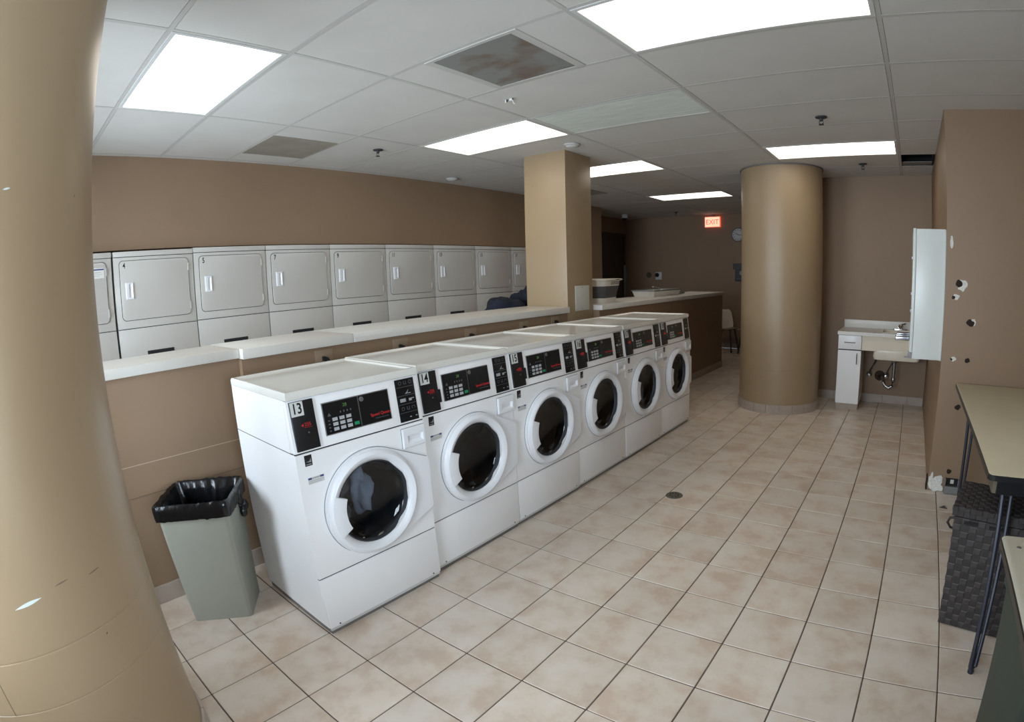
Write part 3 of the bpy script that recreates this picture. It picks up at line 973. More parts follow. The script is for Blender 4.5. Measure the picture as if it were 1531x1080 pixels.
    sp('pictogram', MB().box(0.004, 0.0045, Y(0.556), Y(0.588), S(0.968), S(0.984)), 'greyprint', lp)
    sp('pictogram', MB().box(0.004, 0.0045, Y(0.606), Y(0.636), S(0.977), S(0.981)).box(0.004, 0.0045, Y(0.606), Y(0.622), S(0.969), S(0.977)), 'greyprint', lp)
    sp('pictogram', MB().box(0.004, 0.0045, Y(0.597), Y(0.607), S(0.893), S(0.897)), 'greyprint', lp)
    sp('pictogram', MB().box(0.004, 0.0045, Y(0.63), Y(0.64), S(0.893), S(0.897)), 'greyprint', lp)
    return t


washer0 = make_washer()
PITCH = 0.6765
desc = ['white front-loading washer numbered 13 at the near end of the row, clothes inside',
        'white front-loading washer numbered 14, second in the row',
        'white front-loading washer numbered 15, third in the row',
        'white front-loading washer numbered 16, fourth in the row',
        'white front-loading washer numbered 17, fifth in the row',
        'white front-loading washer numbered 18 at the far end of the row']
washers = []
for i in range(6):
    t = washer0 if i == 0 else copy_tree(washer0)
    washers.append(t)
for i, t in enumerate(washers):
    xf = -2.357 if i == 0 else (-2.386, -2.388, -2.392, -2.388, -2.392)[i - 1]
    y0 = -0.594 + PITCH * i + (0.012 if i else 0.0)
    t.location = (xf - FXF, y0 + WW / 2, 0)
    t.rotation_euler = (0, 0, math.radians(-1.2) if i == 0 else 0)
    t['label'] = desc[i]
    t['group'] = 'front-loading washers in a row'
    cm = [c for c in t.children if c.name.split('.')[0] == 'coin_meter'][0]
    ob('number', text_mesh(str(13 + i), 0.06, 'blackprint', sx=0.78, bold=0.018), cm, (0.0129, 0.0415 - WW / 2, (1.0455 - FZ) / math.cos(TILT)))
    if i:
        m = MB().box(0.0, 0.016, 0.106 - WW / 2, 0.130 - WW / 2, 0.045, 0.112)
        part('lock_housing', m, 'black', cm, bevel=0.004)


# ------------------------------------------------------------------ dryers
DW = 0.682
DX = -5.27


def make_dryer():
    w2 = DW / 2
    t = thing('dryer', '', 'dryer')
    part('cabinet', MB().box(-0.70, -0.012, -w2, w2, 0.03, 1.868), 'white2', t)
    part('top_cap', MB().box(-0.70, 0.004, -w2 - 0.001, w2 + 0.001, 1.872, 1.914), 'white2', t, bevel=0.006)
    part('base_rail', MB().box(-0.68, -0.03, -w2 + 0.01, w2 - 0.01, 0, 0.03), 'rail', t)
    for zz in (1.868, 1.301, 0.925, 0.349):
        part('seam', MB().box(-0.0118, -0.0025, -w2 + 0.002, w2 - 0.002, zz - 0.0005, zz + 0.0065), 'seam', t)
    for k, (z0, z1) in enumerate(((1.3065, 1.868), (0.355, 0.925))):
        part('front_frame', MB().box(-0.012, 0.0, -w2 + 0.0015, w2 - 0.0015, z0, z1), 'white2', t, bevel=0.003)
        zc = (z0 + z1) / 2 + 0.018
        part('door_gap', MB().prism(rrect(0, zc, 0.594, 0.476, 0.035), 0.0, 0.0012, 'x'), 'seam', t)
        d = part('door', MB().prism(rrect(0, zc, 0.586, 0.468, 0.032), 0.0012, 0.010, 'x'), 'white2', t, bevel=0.003)
        y0 = -0.293 + 0.04
        zt = zc + 0.234 - 0.172
        R = lambda a, b, c, e, x: [(x, a, c), (x, b, c), (x, b, e), (x, a, e)]
        h = MB().loft([R(y0, y0 + 0.066, zt - 0.132, zt, 0.0098), R(y0, y0 + 0.066, zt - 0.132, zt, 0.016), R(y0 + 0.006, y0 + 0.060, zt - 0.126, zt - 0.006, 0.019),
                       R(y0 + 0.026, y0 + 0.056, zt - 0.120, zt - 0.012, 0.019), R(y0 + 0.03, y0 + 0.046, zt - 0.114, zt - 0.018, 0.0112)], True, True)
        part('handle', h, 'door_white', d)
        for zz in (zc + 0.16, zc - 0.16):
            part('hinge', MB().box(0.001, 0.014, 0.288, 0.296, zz - 0.03, zz + 0.03), 'white2', d)
    for k, (z0, z1) in enumerate(((0.931, 1.301), (0.036, 0.349))):
        pnl = part('service_panel', MB().box(-0.012, -0.001, -w2 + 0.0015, w2 - 0.0015, z0, z1), 'white2', t, bevel=0.002)
        gz = z1 - 0.232 if k == 0 else z1 - 0.2
        g = part('vent_grille', MB().box(-0.001, 0.001, -0.118, 0.112, gz - 0.002, gz + 0.044), 'dark', pnl)
        for s in range(5):
            part('slat', MB().box(-0.001, 0.004, -0.118, 0.112, gz + s * 0.0088, gz + s * 0.0088 + 0.003), 'rubber', pnl)
    return t


dryer0 = make_dryer()
nums = ['2', '4', '5', '7', '9', '11', '13', '15', '17']
dlab = ['white stacked dryer with a blue-edged notice, mostly hidden behind the near round column',
        'white stacked dryer numbered 4, first whole dryer from the near round column',
        'white stacked dryer numbered 5, second whole dryer from the near round column',
        'white stacked dryer numbered 7, third whole dryer from the near round column',
        'white stacked dryer numbered 9, middle one of the numbered dryers, fourth from the near column',
        'white stacked dryer numbered 11, fourth dryer left of the square pillar',
        'white stacked dryer numbered 13, third dryer left of the square pillar',
        'white stacked dryer numbered 15, whole dryer next to the pillar, above the navy laundry',
        'white stacked dryer numbered 17, cut off by the square pillar']
ys = [-1.420] + [-0.723 + 0.6875 * k for k in range(8)]
dryers = [dryer0 if i == 0 else copy_tree(dryer0) for i in range(9)]
for i, t in enumerate(dryers):
    t.location = (DX, ys[i] + DW / 2, 0 if i > 1 else -0.0)
    t['label'] = dlab[i]
    t['group'] = 'stacked dryers along the left wall'
    if i < 2:
        t.scale = (1, 1, 0.997)
    d = [c for c in t.children if c.name.split('.')[0] == 'door'][0]
    zc = (1.3065 + 1.868) / 2 + 0.018
    if i > 0:
        ob('number', text_mesh(nums[i], 0.062, 'blackprint', sx=0.7, bold=0.015), d, (0.0103, -0.256 + (0.012 if len(nums[i]) > 1 else 0), zc + 0.195))
    else:
        nt = part('notice', MB().box(0.010, 0.0106, 0.14, 0.275, 1.72, 1.80), 'paper', d)
        part('notice_band', MB().box(0.0106, 0.0109, 0.14, 0.275, 1.782, 1.792), 'blueprint', d)
        part('notice_text', MB().box(0.0106, 0.0108, 0.15, 0.25, 1.764, 1.767).box(0.0106, 0.0108, 0.15, 0.262, 1.75, 1.752).box(0.0106, 0.0108, 0.15, 0.24, 1.738, 1.74), 'greyprint', d)


# ------------------------------------------------------------------ trash can and liner
def rr3(cx, cy, w, h, r, z, n=4, jit=0, seed=0):
    out = []
    for k, p in enumerate(rrect(cx, cy, w, h, r, n)):
        if jit:
            q = mnoise.noise_vector(Vector((p[0] * 14 + seed, p[1] * 14, z * 14)))
            out.append((p[0] + q.x * jit, p[1] + q.y * jit, z + q.z * jit))
        else:
            out.append((p[0], p[1], z))
    return out


TR = math.radians(55)
TC = (-2.998, -0.852, 0)
t = thing('trash_can', 'grey-green rectangular plastic trash can beside washer 13', 'trash can', TC, TR)
tc = MB().loft([rr3(0, 0, 0.30, 0.25, 0.018, 0.0), rr3(0, 0, 0.352, 0.326, 0.028, 0.60), rr3(0, 0, 0.365, 0.340, 0.03, 0.602), rr3(0, 0, 0.367, 0.342, 0.03, 0.615),
                rr3(0, 0, 0.352, 0.328, 0.026, 0.615), rr3(0, 0, 0.34, 0.314, 0.025, 0.58), rr3(0, 0, 0.28, 0.25, 0.022, 0.012)], True, True)
part('can_body', tc, 'can', t, smooth=True)


def dense(w, h, r, z, jit, seed, n=6, sub=5):
    base = rrect(0, 0, w, h, r, n)
    pts = []
    for i, p in enumerate(base):
        q = base[(i + 1) % len(base)]
        d = math.hypot(q[0] - p[0], q[1] - p[1])
        k = max(1, int(d / 0.018))
        for s in range(k):
            pts.append((p[0] + (q[0] - p[0]) * s / k, p[1] + (q[1] - p[1]) * s / k))
    out = []
    for p in pts:
        ang = Vector((p[0], p[1])).normalized()
        q = mnoise.noise(Vector((ang.x * 7 + seed, ang.y * 7, z * 9)))
        q2 = mnoise.noise(Vector((ang.x * 16 - seed, ang.y * 16, z * 20 + 5)))
        out.append((p[0] + ang.x * q * jit, p[1] + ang.y * q * jit, z + q2 * jit * 1.1))
    return out


loops = []
base_n = None
specs = [(0.374, 0.349, 0.553, 0.005), (0.379, 0.354, 0.575, 0.004), (0.38, 0.355, 0.60, 0.004), (0.376, 0.351, 0.622, 0.005), (0.362, 0.337, 0.630, 0.006), (0.345, 0.32, 0.622, 0.008),
         (0.325, 0.30, 0.58, 0.014), (0.305, 0.28, 0.52, 0.022), (0.29, 0.265, 0.44, 0.026), (0.27, 0.24, 0.34, 0.02), (0.26, 0.23, 0.22, 0.02)]


def liner_loop(w, h, z, jit, seed, N=120):
    base = rrect(0, 0, w, h, 0.03, 6)
    L = [0]
    for i, p in enumerate(base):
        q = base[(i + 1) % len(base)]
        L.append(L[-1] + math.hypot(q[0] - p[0], q[1] - p[1]))
    out = []
    for k in range(N):
        s = L[-1] * k / N
        i = max(j for j in range(len(base)) if L[j] <= s)
        p, q = base[i], base[(i + 1) % len(base)]
        u = (s - L[i]) / max(L[i + 1] - L[i], 1e-9)
        x, y = p[0] + (q[0] - p[0]) * u, p[1] + (q[1] - p[1]) * u
        a = Vector((x, y)).normalized()
        n1 = mnoise.noise(Vector((a.x * 5 + seed, a.y * 5, z * 12)))
        n2 = mnoise.noise(Vector((a.x * 14 - seed, a.y * 14, z * 25 + 3)))
        rad = (n1 * 0.6 + n2 * 0.5) * jit
        if z < 0.6 and jit < 0.006:
            rad = abs(rad)
        out.append((x + a.x * rad, y + a.y * rad, z + (n2 * 0.8 + n1 * 0.6) * jit))
    return out


lin = MB().loft([liner_loop(w, h, z, j, 3.1) for (w, h, z, j) in specs], False, True)
o = thing('trash_bag', 'black crinkled bin liner folded over the rim of the trash can', 'trash bag', (TC[0], TC[1], 0.0), TR)
part('liner', lin, 'bag', o, smooth=True)
kn = MB()
rng = random.Random(4)
for k in range(5):
    kn.revolve([(0.002, -0.03), (0.016, -0.02), (0.02, 0.0), (0.014, 0.02), (0.002, 0.028)], 8, c=(0.185 + rng.uniform(-0.01, 0.01), 0.06 + rng.uniform(-0.03, 0.03), 0.575 - k * 0.022))
part('knot', kn, 'bag', o, smooth=True)


# ------------------------------------------------------------------ folding tables
def folding_table(label, x0, x1, y0, y1, z, topm, screws=(), legs=()):
    t = thing('folding_table', label, 'table', ((x0 + x1) / 2, (y0 + y1) / 2, 0))
    w, h = x1 - x0, y1 - y0
    part('table_top', MB().prism(rrect(0, 0, w - 0.008, h - 0.008, 0.026, 6), z - 0.006, z, 'z'), topm, t, bevel=0.0015)
    part('edge_band', MB().loft([[(p[0], p[1], zz) for p in rrect(0, 0, w + d, h + d, 0.03, 6)] for (d, zz) in ((-0.01, z - 0.026), (0, z - 0.024), (0, z - 0.004), (-0.007, z - 0.001), (-0.01, z - 0.003))], True, True), 'black', t, smooth=True)
    ap = 0.06
    part('apron', MB().box(-w / 2 + 0.03, -w / 2 + 0.045, -h / 2 + 0.04, h / 2 - 0.04, z - 0.026 - ap, z - 0.026), 'apron', t)
    part('apron', MB().box(w / 2 - 0.045, w / 2 - 0.03, -h / 2 + 0.04, h / 2 - 0.04, z - 0.026 - ap, z - 0.026), 'apron', t)
    part('apron', MB().box(-w / 2 + 0.045, w / 2 - 0.045, -h / 2 + 0.03, -h / 2 + 0.045, z - 0.026 - ap, z - 0.026), 'black', t)
    part('apron', MB().box(-w / 2 + 0.045, w / 2 - 0.045, h / 2 - 0.045, h / 2 - 0.03, z - 0.026 - ap, z - 0.026), 'black', t)
    for (lx, ly, fx, fy) in legs:
        # hairpin leg of two rods meeting at the foot
        g = MB()
        zt = z - 0.026
        g.tube([(lx - 0.03, ly, zt), (fx - 0.006, fy, 0.03), (fx, fy, 0.012)], 0.0105)
        g.tube([(lx + 0.012, ly + 0.02, zt), (fx + 0.012, fy, 0.035), (fx, fy, 0.012)], 0.009)
        g.revolve([(0.013, 0.0), (0.014, 0.01), (0.01, 0.02)], 10, c=(fx, fy, 0), cap0=True, cap1=True)
        part('leg', g, 'navysteel', t, smooth=True)
    for (sx, sy) in screws:
        part('screw', MB().revolve([(0.0075, z), (0.0075, z + 0.002), (0.004, z + 0.0035), (0.0005, z + 0.0035)], 12, c=(sx, sy, 0)), 'silver', t, smooth=True)
    return t


t1 = folding_table('beige folding table pushed against the damaged wall', 0.042, 0.80, 0.585, 2.445, 0.81, 'tabletop',
                   legs=((-0.26, -0.80, -0.286, -1.06), (0.28, -0.80, 0.30, -1.0), (-0.26, 0.70, -0.283, 0.60), (0.28, 0.70, 0.30, 0.62)))
t2 = folding_table('pale folding table with screw heads in the lower right corner', 0.022, 0.78, -1.75, 0.085, 0.80, 'tabletop2',
                   screws=((-0.33, 0.84), (-0.335, 0.62)), legs=((0.28, 0.75, 0.30, 0.72), (0.28, -0.75, 0.30, -0.72), (-0.22, -0.75, -0.24, -0.72), (-0.16, 0.74, -0.14, 0.70)))
part('folding_brace', MB().tube([(-0.33, 0.45, 0.74), (-0.325, 0.30, 0.66), (-0.30, 0.12, 0.60)], 0.009).box(-0.345, -0.335, 0.36, 0.52, 0.69, 0.775), 'black', t2, smooth=True)

# dark green bin under the near table
t = thing('plastic_bin', 'dark green plastic bin under the near folding table', 'bin', (0.33, -0.06, 0), math.radians(4))
gb = MB().loft([rr3(0, 0, 0.36, 0.42, 0.04, 0.0), rr3(0, 0, 0.44, 0.50, 0.045, 0.60), rr3(0, 0, 0.46, 0.52, 0.045, 0.61), rr3(0, 0, 0.46, 0.52, 0.045, 0.64), rr3(0, 0, 0.42, 0.48, 0.04, 0.64), rr3(0, 0, 0.35, 0.41, 0.035, 0.02)], True, True)
part('bin_body', gb, 'greenbin', t, smooth=True)

# ------------------------------------------------------------------ woven hamper
t = thing('laundry_hamper', 'dark brown woven strap hamper with a lid under the beige table', 'hamper', (0.185, 0.888, 0), math.radians(-12))


def woven(m, p00, p10, p11, p01, nu, nv, nrm):
    """pillow cells over a quad, alternately proud"""
    P = [Vector(p) for p in (p00, p10, p11, p01)]
    N = Vector(nrm)
    pt = lambda u, v: (P[0] * (1 - u) + P[1] * u) * (1 - v) + (P[3] * (1 - u) + P[2] * u) * v
    for i in range(nu):
        for j in range(nv):
            u0, u1, v0, v1 = i / nu, (i + 1) / nu, j / nv, (j + 1) / nv
            hgt = 0.003 if (i + j) % 2 else 0.0008
            e = 0.16
            a = [pt(u0, v0), pt(u1, v0), pt(u1, v1), pt(u0, v1)]
            b = [pt(u0 + (u1 - u0) * s, v0 + (v1 - v0) * r) + N * hgt for s, r in ((e, e), (1 - e, e), (1 - e, 1 - e), (e, 1 - e))]
            m.add(a + b, [(0, 1, 5, 4), (1, 2, 6, 5), (2, 3, 7, 6), (3, 0, 4, 7), (4, 5, 6, 7)])


hb = MB()
b0, b1, zt = (0.168, 0.142), (0.196, 0.158), 0.545
B = [(-b0[0], -b0[1], 0.005), (b0[0], -b0[1], 0.005), (b0[0], b0[1], 0.005), (-b0[0], b0[1], 0.005)]
Tt = [(-b1[0], -b1[1], zt), (b1[0], -b1[1], zt), (b1[0], b1[1], zt), (-b1[0], b1[1], zt)]
for k, nr in enumerate(((0, -1, 0), (1, 0, 0), (0, 1, 0), (-1, 0, 0))):
    woven(hb, B[k], B[(k + 1) % 4], Tt[(k + 1) % 4], Tt[k], 11 if k % 2 == 0 else 9, 17, nr)
hb.add(B, [(3, 2, 1, 0)])
wb_ = part('woven_body', hb, 'weave', t)
wb_.data.materials.append(M['weavesheen'])  # alternate cells lighter: sheen of the crossing straps put into the colour
for k_, p_ in enumerate(wb_.data.polygons):
    cell = k_ // 5
    face = 0
    for nn in ((11, 17), (9, 17), (11, 17), (9, 17)):
        if cell < nn[0] * nn[1]:
            if (cell // nn[1] + cell % nn[1]) % 2:
                p_.material_index = 1
            break
        cell -= nn[0] * nn[1]
part('grip_slot', MB().box(-0.15, -0.09, -0.163, -0.15, 0.52, 0.535), 'dark', t)
part('grip_slot', MB().box(-0.04, 0.04, -0.163, -0.15, 0.52, 0.532), 'dark', t)
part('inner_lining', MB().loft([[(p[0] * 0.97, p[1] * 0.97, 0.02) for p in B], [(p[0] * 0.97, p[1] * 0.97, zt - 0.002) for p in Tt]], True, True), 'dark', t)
li = MB()
l0 = [(-0.206, -0.168, 0.552), (0.206, -0.168, 0.552), (0.206, 0.168, 0.552), (-0.206, 0.168, 0.552)]
l1 = [(p[0], p[1], 0.594) for p in l0]
for k, nr in enumerate(((0, -1, 0), (1, 0, 0), (0, 1, 0), (-1, 0, 0))):
    woven(li, l0[k], l0[(k + 1) % 4], l1[(k + 1) % 4], l1[k], 16 if k % 2 == 0 else 13, 2, nr)
woven(li, l1[0], l1[1], l1[2], l1[3], 16, 13, (0, 0, 1))
li.add(l0, [(3, 2, 1, 0)])
part('woven_lid', li, 'weave', t)
part('handle', MB().tube([(-0.196, -0.06, 0.50), (-0.222, -0.055, 0.49), (-0.232, -0.04, 0.46), (-0.218, -0.02, 0.43), (-0.19, -0.01, 0.42)], 0.006), 'weave', t, smooth=True)

# ------------------------------------------------------------------ sink alcove
SY, SYB = 4.615, 5.168
t = thing('sink_counter', 'white sink counter with backsplash in the alcove', 'counter', (-0.57, SYB, 0))
d = SY - SYB
ct = MB()
bx0, bx1, by0, by1 = -0.02, 0.40, d + 0.10, -0.14      # basin opening, relative to the thing
ct.box(-0.507, bx0, d, -0.02, 0.855, 0.892).box(bx1, 0.497, d, -0.02, 0.855, 0.892).box(bx0, bx1, d, by0, 0.855, 0.892).box(bx0, bx1, by1, -0.02, 0.855, 0.892)
part('counter_slab', ct, 'lam', t)
part('backsplash', MB().box(-0.495, 0.497, -0.02, -0.001, 0.892, 0.985), 'lam', t, bevel=0.003)
part('apron_panel', MB().box(-0.235, 0.497, d + 0.03, d + 0.045, 0.69, 0.855), 'almond', t)
bas = MB().loft([[(p[0], p[1], 0.893) for p in rrect((bx0 + bx1) / 2, (by0 + by1) / 2, 0.45, 0.34, 0.04)],
                 [(p[0], p[1], 0.897) for p in rrect((bx0 + bx1) / 2, (by0 + by1) / 2, 0.45, 0.34, 0.04)],
                 [(p[0], p[1], 0.896) for p in rrect((bx0 + bx1) / 2, (by0 + by1) / 2, 0.415, 0.305, 0.04)],
                 [(p[0], p[1], 0.74) for p in rrect((bx0 + bx1) / 2, (by0 + by1) / 2, 0.36, 0.25, 0.06)]], False, True)
part('basin', bas, 'sinkwhite', t, smooth=True)
ub = MB().loft([[(p[0], p[1], z) for p in rrect((bx0 + bx1) / 2 - 0.04, (by0 + by1) / 2 - 0.05, w, h, 0.05)] for (w, h, z) in ((0.50, 0.36, 0.70), (0.52, 0.37, 0.64), (0.50, 0.35, 0.598), (0.44, 0.30, 0.588))], True, True)
part('basin_shell', ub, 'sinkwhite', t, smooth=True)
fa = thing('sink_faucet', 'chrome sink faucet on the alcove counter', 'faucet', (-0.40, 5.06, 0.892))
part('base_plate', MB().prism(rrect(0, 0, 0.16, 0.05, 0.02), 0, 0.02, 'z'), 'chrome', fa, bevel=0.004)
part('spout', MB().tube([(0, 0, 0.015), (0, -0.02, 0.055), (-0.01, -0.08, 0.06), (-0.015, -0.14, 0.045), (-0.015, -0.145, 0.03)], 0.014, 10), 'chrome', fa, smooth=True)
part('lever', MB().revolve([(0.02, 0.015), (0.024, 0.05), (0.02, 0.07), (0.001, 0.075)], 14, c=(0.01, 0, 0)).tube([(0.01, 0, 0.065), (0.06, -0.03, 0.085)], 0.008), 'chrome', fa, smooth=True)
# cabinet below, at the left end
cb = thing('base_cabinet', 'narrow white base cabinet with a drawer and a door under the sink counter', 'cabinet', (-0.94, SY + 0.03, 0))
part('carcass', MB().box(-0.13, 0.13, 0.022, 0.52, 0.07, 0.853), 'cabwhite', cb)
part('seam', MB().box(-0.126, 0.126, 0.012, 0.0215, 0.678, 0.694), 'seam', cb)
part('toe_kick', MB().box(-0.125, 0.125, 0.03, 0.5, 0, 0.07), 'toe', cb)
dr = part('drawer', MB().box(-0.129, 0.129, 0.0, 0.019, 0.692, 0.848), 'white', cb, bevel=0.003)
part('handle', MB().tube([(-0.06, 0.0, 0.77), (-0.055, -0.022, 0.77), (0.055, -0.022, 0.77), (0.06, 0.0, 0.77)], 0.005), 'pipe', dr, smooth=True)
dd = part('door', MB().prism(rrect(0, 0.377, 0.258, 0.606, 0.014, 3), 0.0, 0.019, 'y'), 'white', cb)
part('handle', MB().tube([(0.085, 0.0, 0.53), (0.085, -0.022, 0.535), (0.085, -0.022, 0.645), (0.085, 0.0, 0.65)], 0.005), 'pipe', dd, smooth=True)
# waste trap and supply valves
tp = thing('sink_drain_trap', 'chrome P-trap pipe and drain hanging under the sink', 'pipe', (-0.46, 4.86, 0))
part('tail_pipe', MB().tube([(0.02, -0.02, 0.586), (0.02, -0.02, 0.33), (0.01, -0.02, 0.275), (-0.03, -0.02, 0.25), (-0.07, -0.02, 0.275), (-0.085, -0.01, 0.305), (-0.09, 0.05, 0.325), (-0.13, 0.22, 0.33), (-0.15, 0.30, 0.33)], 0.019, 12), 'pipe', tp, smooth=True)
part('slip_nut', MB().revolve([(0.03, 0.55), (0.034, 0.56), (0.034, 0.584), (0.001, 0.584)], 12, c=(0.02, -0.02, 0), cap0=True), 'pipe', tp, smooth=True)
part('slip_nut', MB().revolve([(0.024, 0.33), (0.026, 0.335), (0.026, 0.365), (0.024, 0.37)], 12, c=(0.02, -0.02, 0)), 'pipe', tp, smooth=True)
part('wall_flange', MB().revolve([(0.062, 0.305), (0.055, 0.285), (0.03, 0.27), (0.02, 0.2)], 18, 'y', (-0.15, 0.0, 0.33)), 'brass', tp, smooth=True)
for k, (vx, lab) in enumerate(((-0.735, 'water shut-off valve with supply hose, left of the sink trap'), (-0.53, 'water shut-off valve close beside the sink trap'))):
    v = thing('shutoff_valve', lab, 'valve', (vx, 5.13, 0.34), 0, 'valves under the sink')
    part('escutcheon', MB().revolve([(0.035, 0.037), (0.03, 0.028), (0.012, 0.024)], 14, 'y'), 'brass', v, smooth=True)
    part('valve_body', MB().tube([(0, 0.03, 0), (0, -0.05, 0)], 0.012).revolve([(0.001, -0.075), (0.02, -0.07), (0.022, -0.06), (0.016, -0.05)], 12, 'y'), 'chrome', v, smooth=True)
    part('supply_hose', MB().tube([(0, -0.03, 0.01), (0.01, -0.03, 0.06), (0.06, -0.05, 0.16), (0.10, -0.1, 0.245)], 0.008), 'rubber', v, smooth=True)

# white wall cabinet on the alcove side wall
wc = thing('wall_cabinet', 'tall white wall cabinet hung on the alcove corner beside the sink', 'wall cabinet', (-0.072, 2.52, 0.945))
part('cabinet_box', MB().box(-0.205, 0.0, 0.0, 0.72, 0, 0.913), 'cabwhite', wc, bevel=0.003)
dz = part('cabinet_door', MB().box(-0.228, -0.207, 0.004, 0.716, 0.045, 0.918), 'cabwhite', wc, bevel=0.004)
part('mounting_strip', MB().box(-0.004, 0.0015, -0.012, 0.0, -0.002, 0.905), 'lightframe', wc)
for zz in (0.70, 0.45, 0.33):
    part('hinge', MB().box(-0.236, -0.228, 0.006, 0.03, zz, zz + 0.02), 'silver', dz)
part('door_latch', MB().box(-0.236, -0.206, 0.012, 0.03, 0.0, 0.05).box(-0.26, -0.236, 0.014, 0.026, 0.002, 0.012), 'pipe', wc)
tb = thing('towel_dispenser', 'chrome ribbed holder on the front of the white wall cabinet', 'dispenser', (-0.300, 2.68, 1.052))
part('holder_body', MB().box(-0.108, 0.0, 0.0, 0.14, 0, 0.03), 'chrome2', tb, bevel=0.008, seg=3)
part('holder_rib', MB().box(-0.104, 0.0, 0.012, 0.13, 0.032, 0.040), 'chrome2', tb, bevel=0.003)
part('holder_rib', MB().box(-0.098, 0.0, 0.022, 0.12, 0.044, 0.052), 'chrome2', tb, bevel=0.003)
part('holder_core', MB().box(-0.09, 0.0, 0.03, 0.11, 0.03, 0.05), 'rubber', tb)


# ------------------------------------------------------------------ damage on the pier wall
def blot(cx, cz, rx, rz, seed, y, depth, n=18, rough=0.45):
    rg = random.Random(seed)
    f = [1 + rg.uniform(-rough, rough) for _ in range(n)]
    f = [(f[i - 1] + 2 * f[i] + f[(i + 1) % n]) / 4 for i in range(n)]
    poly = [(cx + rx * f[i] * math.cos(2 * PI * i / n), cz + rz * f[i] * math.sin(2 * PI * i / n)) for i in range(n)]
    return MB().prism(poly, y - depth, y, 'y')


for k, (x, z, rx, rz, white) in enumerate(((0.022, 1.49, 0.02, 0.026, (0.045, 1.475, 0.032, 0.036)), (-0.012, 1.393, 0.012, 0.012, (0.008, 1.395, 0.024, 0.02)), (0.112, 1.226, 0.026, 0.022, (0.135, 1.234, 0.018, 0.022)),
                                           (0.112, 0.968, 0.017, 0.017, None), (0.0, 0.968, 0.008, 0.01, (0.012, 0.972, 0.018, 0.015)), (0.077, 0.632, 0.019, 0.019, None), (0.075, 0.16, 0.016, 0.018, None))):
    labs = ['large ragged hole with torn white plaster beside the wall cabinet', 'small chipped plaster spot below the large ragged hole', 'dark torn hole with a white lip at mid height on the right wall',
            'round dark hole on the right wall level with the cabinet bottom', 'tiny white chip beside the cabinet bottom corner', 'dark hole in the wall just left of the beige table', 'dark bolt hole low on the wall above the broken corner']
    t = thing('wall_hole', labs[k], 'wall hole', (0, 2.47, 0))
    if white:
        part('torn_plaster', blot(*white, 20 + k, 0, 0.003), 'plaster', t)
    part('hole', blot(x, z, rx, rz, k, 0, 0.0045, rough=0.35), 'hole', t)
t = thing('wall_chip', 'long white paint chip on the wall edge beside the cabinet top', 'wall chip', (0, 2.47, 0))
part('torn_plaster', blot(-0.035, 1.77, 0.010, 0.045, 77, 0, 0.003), 'plaster', t)
t = thing('broken_corner', 'broken white plaster at the foot of the wall corner', 'broken plaster', (0, 2.47, 0))
part('rubble', blot(-0.003, 0.052, 0.052, 0.052, 91, 0, 0.010, 26, 0.7), 'plaster', t)
part('rubble', blot(-0.052, 0.085, 0.014, 0.06, 95, 0, 0.006, 26, 0.7), 'plaster', t)
part('rubble', MB().box(-0.078, -0.068, 0.0, 0.10, 0.0, 0.09), 'hole', t)
t = thing('junction_box', 'open grey metal box at the foot of the damaged wall', 'junction box', (0.105, 2.455, 0.005))
part('box_shell', MB().box(-0.05, 0.05, -0.03, 0.012, 0.0, 0.055).box(-0.05, -0.044, -0.02, 0.012, 0.055, 0.105).box(0.044, 0.05, -0.02, 0.012, 0.055, 0.105), 'steelsheet', t)
part('box_inside', MB().box(-0.044, 0.044, 0.0, 0.012, 0.055, 0.105), 'dark', t)
part('box_tab', MB().box(-0.01, 0.015, -0.006, 0.0, 0.07, 0.1), 'greyplate', t)
t = thing('floor_scrap', 'small brown scrap lying on the floor by the hamper', 'scrap', (0.045, 2.16, 0.0))
part('scrap', MB().add([(-0.03, 0, 0.001), (0.03, -0.012, 0.001), (0.02, 0.02, 0.001), (0.005, 0.004, 0.02)], [(0, 1, 3), (1, 2, 3), (2, 0, 3), (2, 1, 0)]), 'weave', t)

# ------------------------------------------------------------------ outlets and plugs on the half wall
for k, (y, z) in enumerate(((0.072, 1.108), (0.64, 1.104), (1.29, 1.104), (1.91, 1.10), (2.35, 1.11))):
    lab = ('tan wall outlet with black plug under the ledge, nearest the ledge step', 'black plug under the ledge, second outlet from the ledge step', 'black plug under the ledge, middle outlet of the five',
           'black plug under the ledge, second outlet from the square pillar', 'black plug under the ledge, outlet nearest the square pillar')[k]
    t = thing('wall_outlet', lab, 'outlet', (-3.245, y, z), 0, 'outlets under the ledge')
    part('outlet_plate', MB().box(0, 0.006, -0.06, 0.06, -0.06, 0.045), 'outlet', t, bevel=0.002)
    part('plug', MB().prism([(-0.016, -0.02), (0.024, -0.02), (0.016, -0.004), (-0.01, 0.008), (-0.016, 0.004)], 0.006, 0.03, 'x'), 'black', t)
    part('cord', MB().tube([(0.02, 0.0, -0.02), (0.03, 0.005, -0.09), (0.03, 0.0, -0.3)], 0.006), 'black', t, smooth=True)

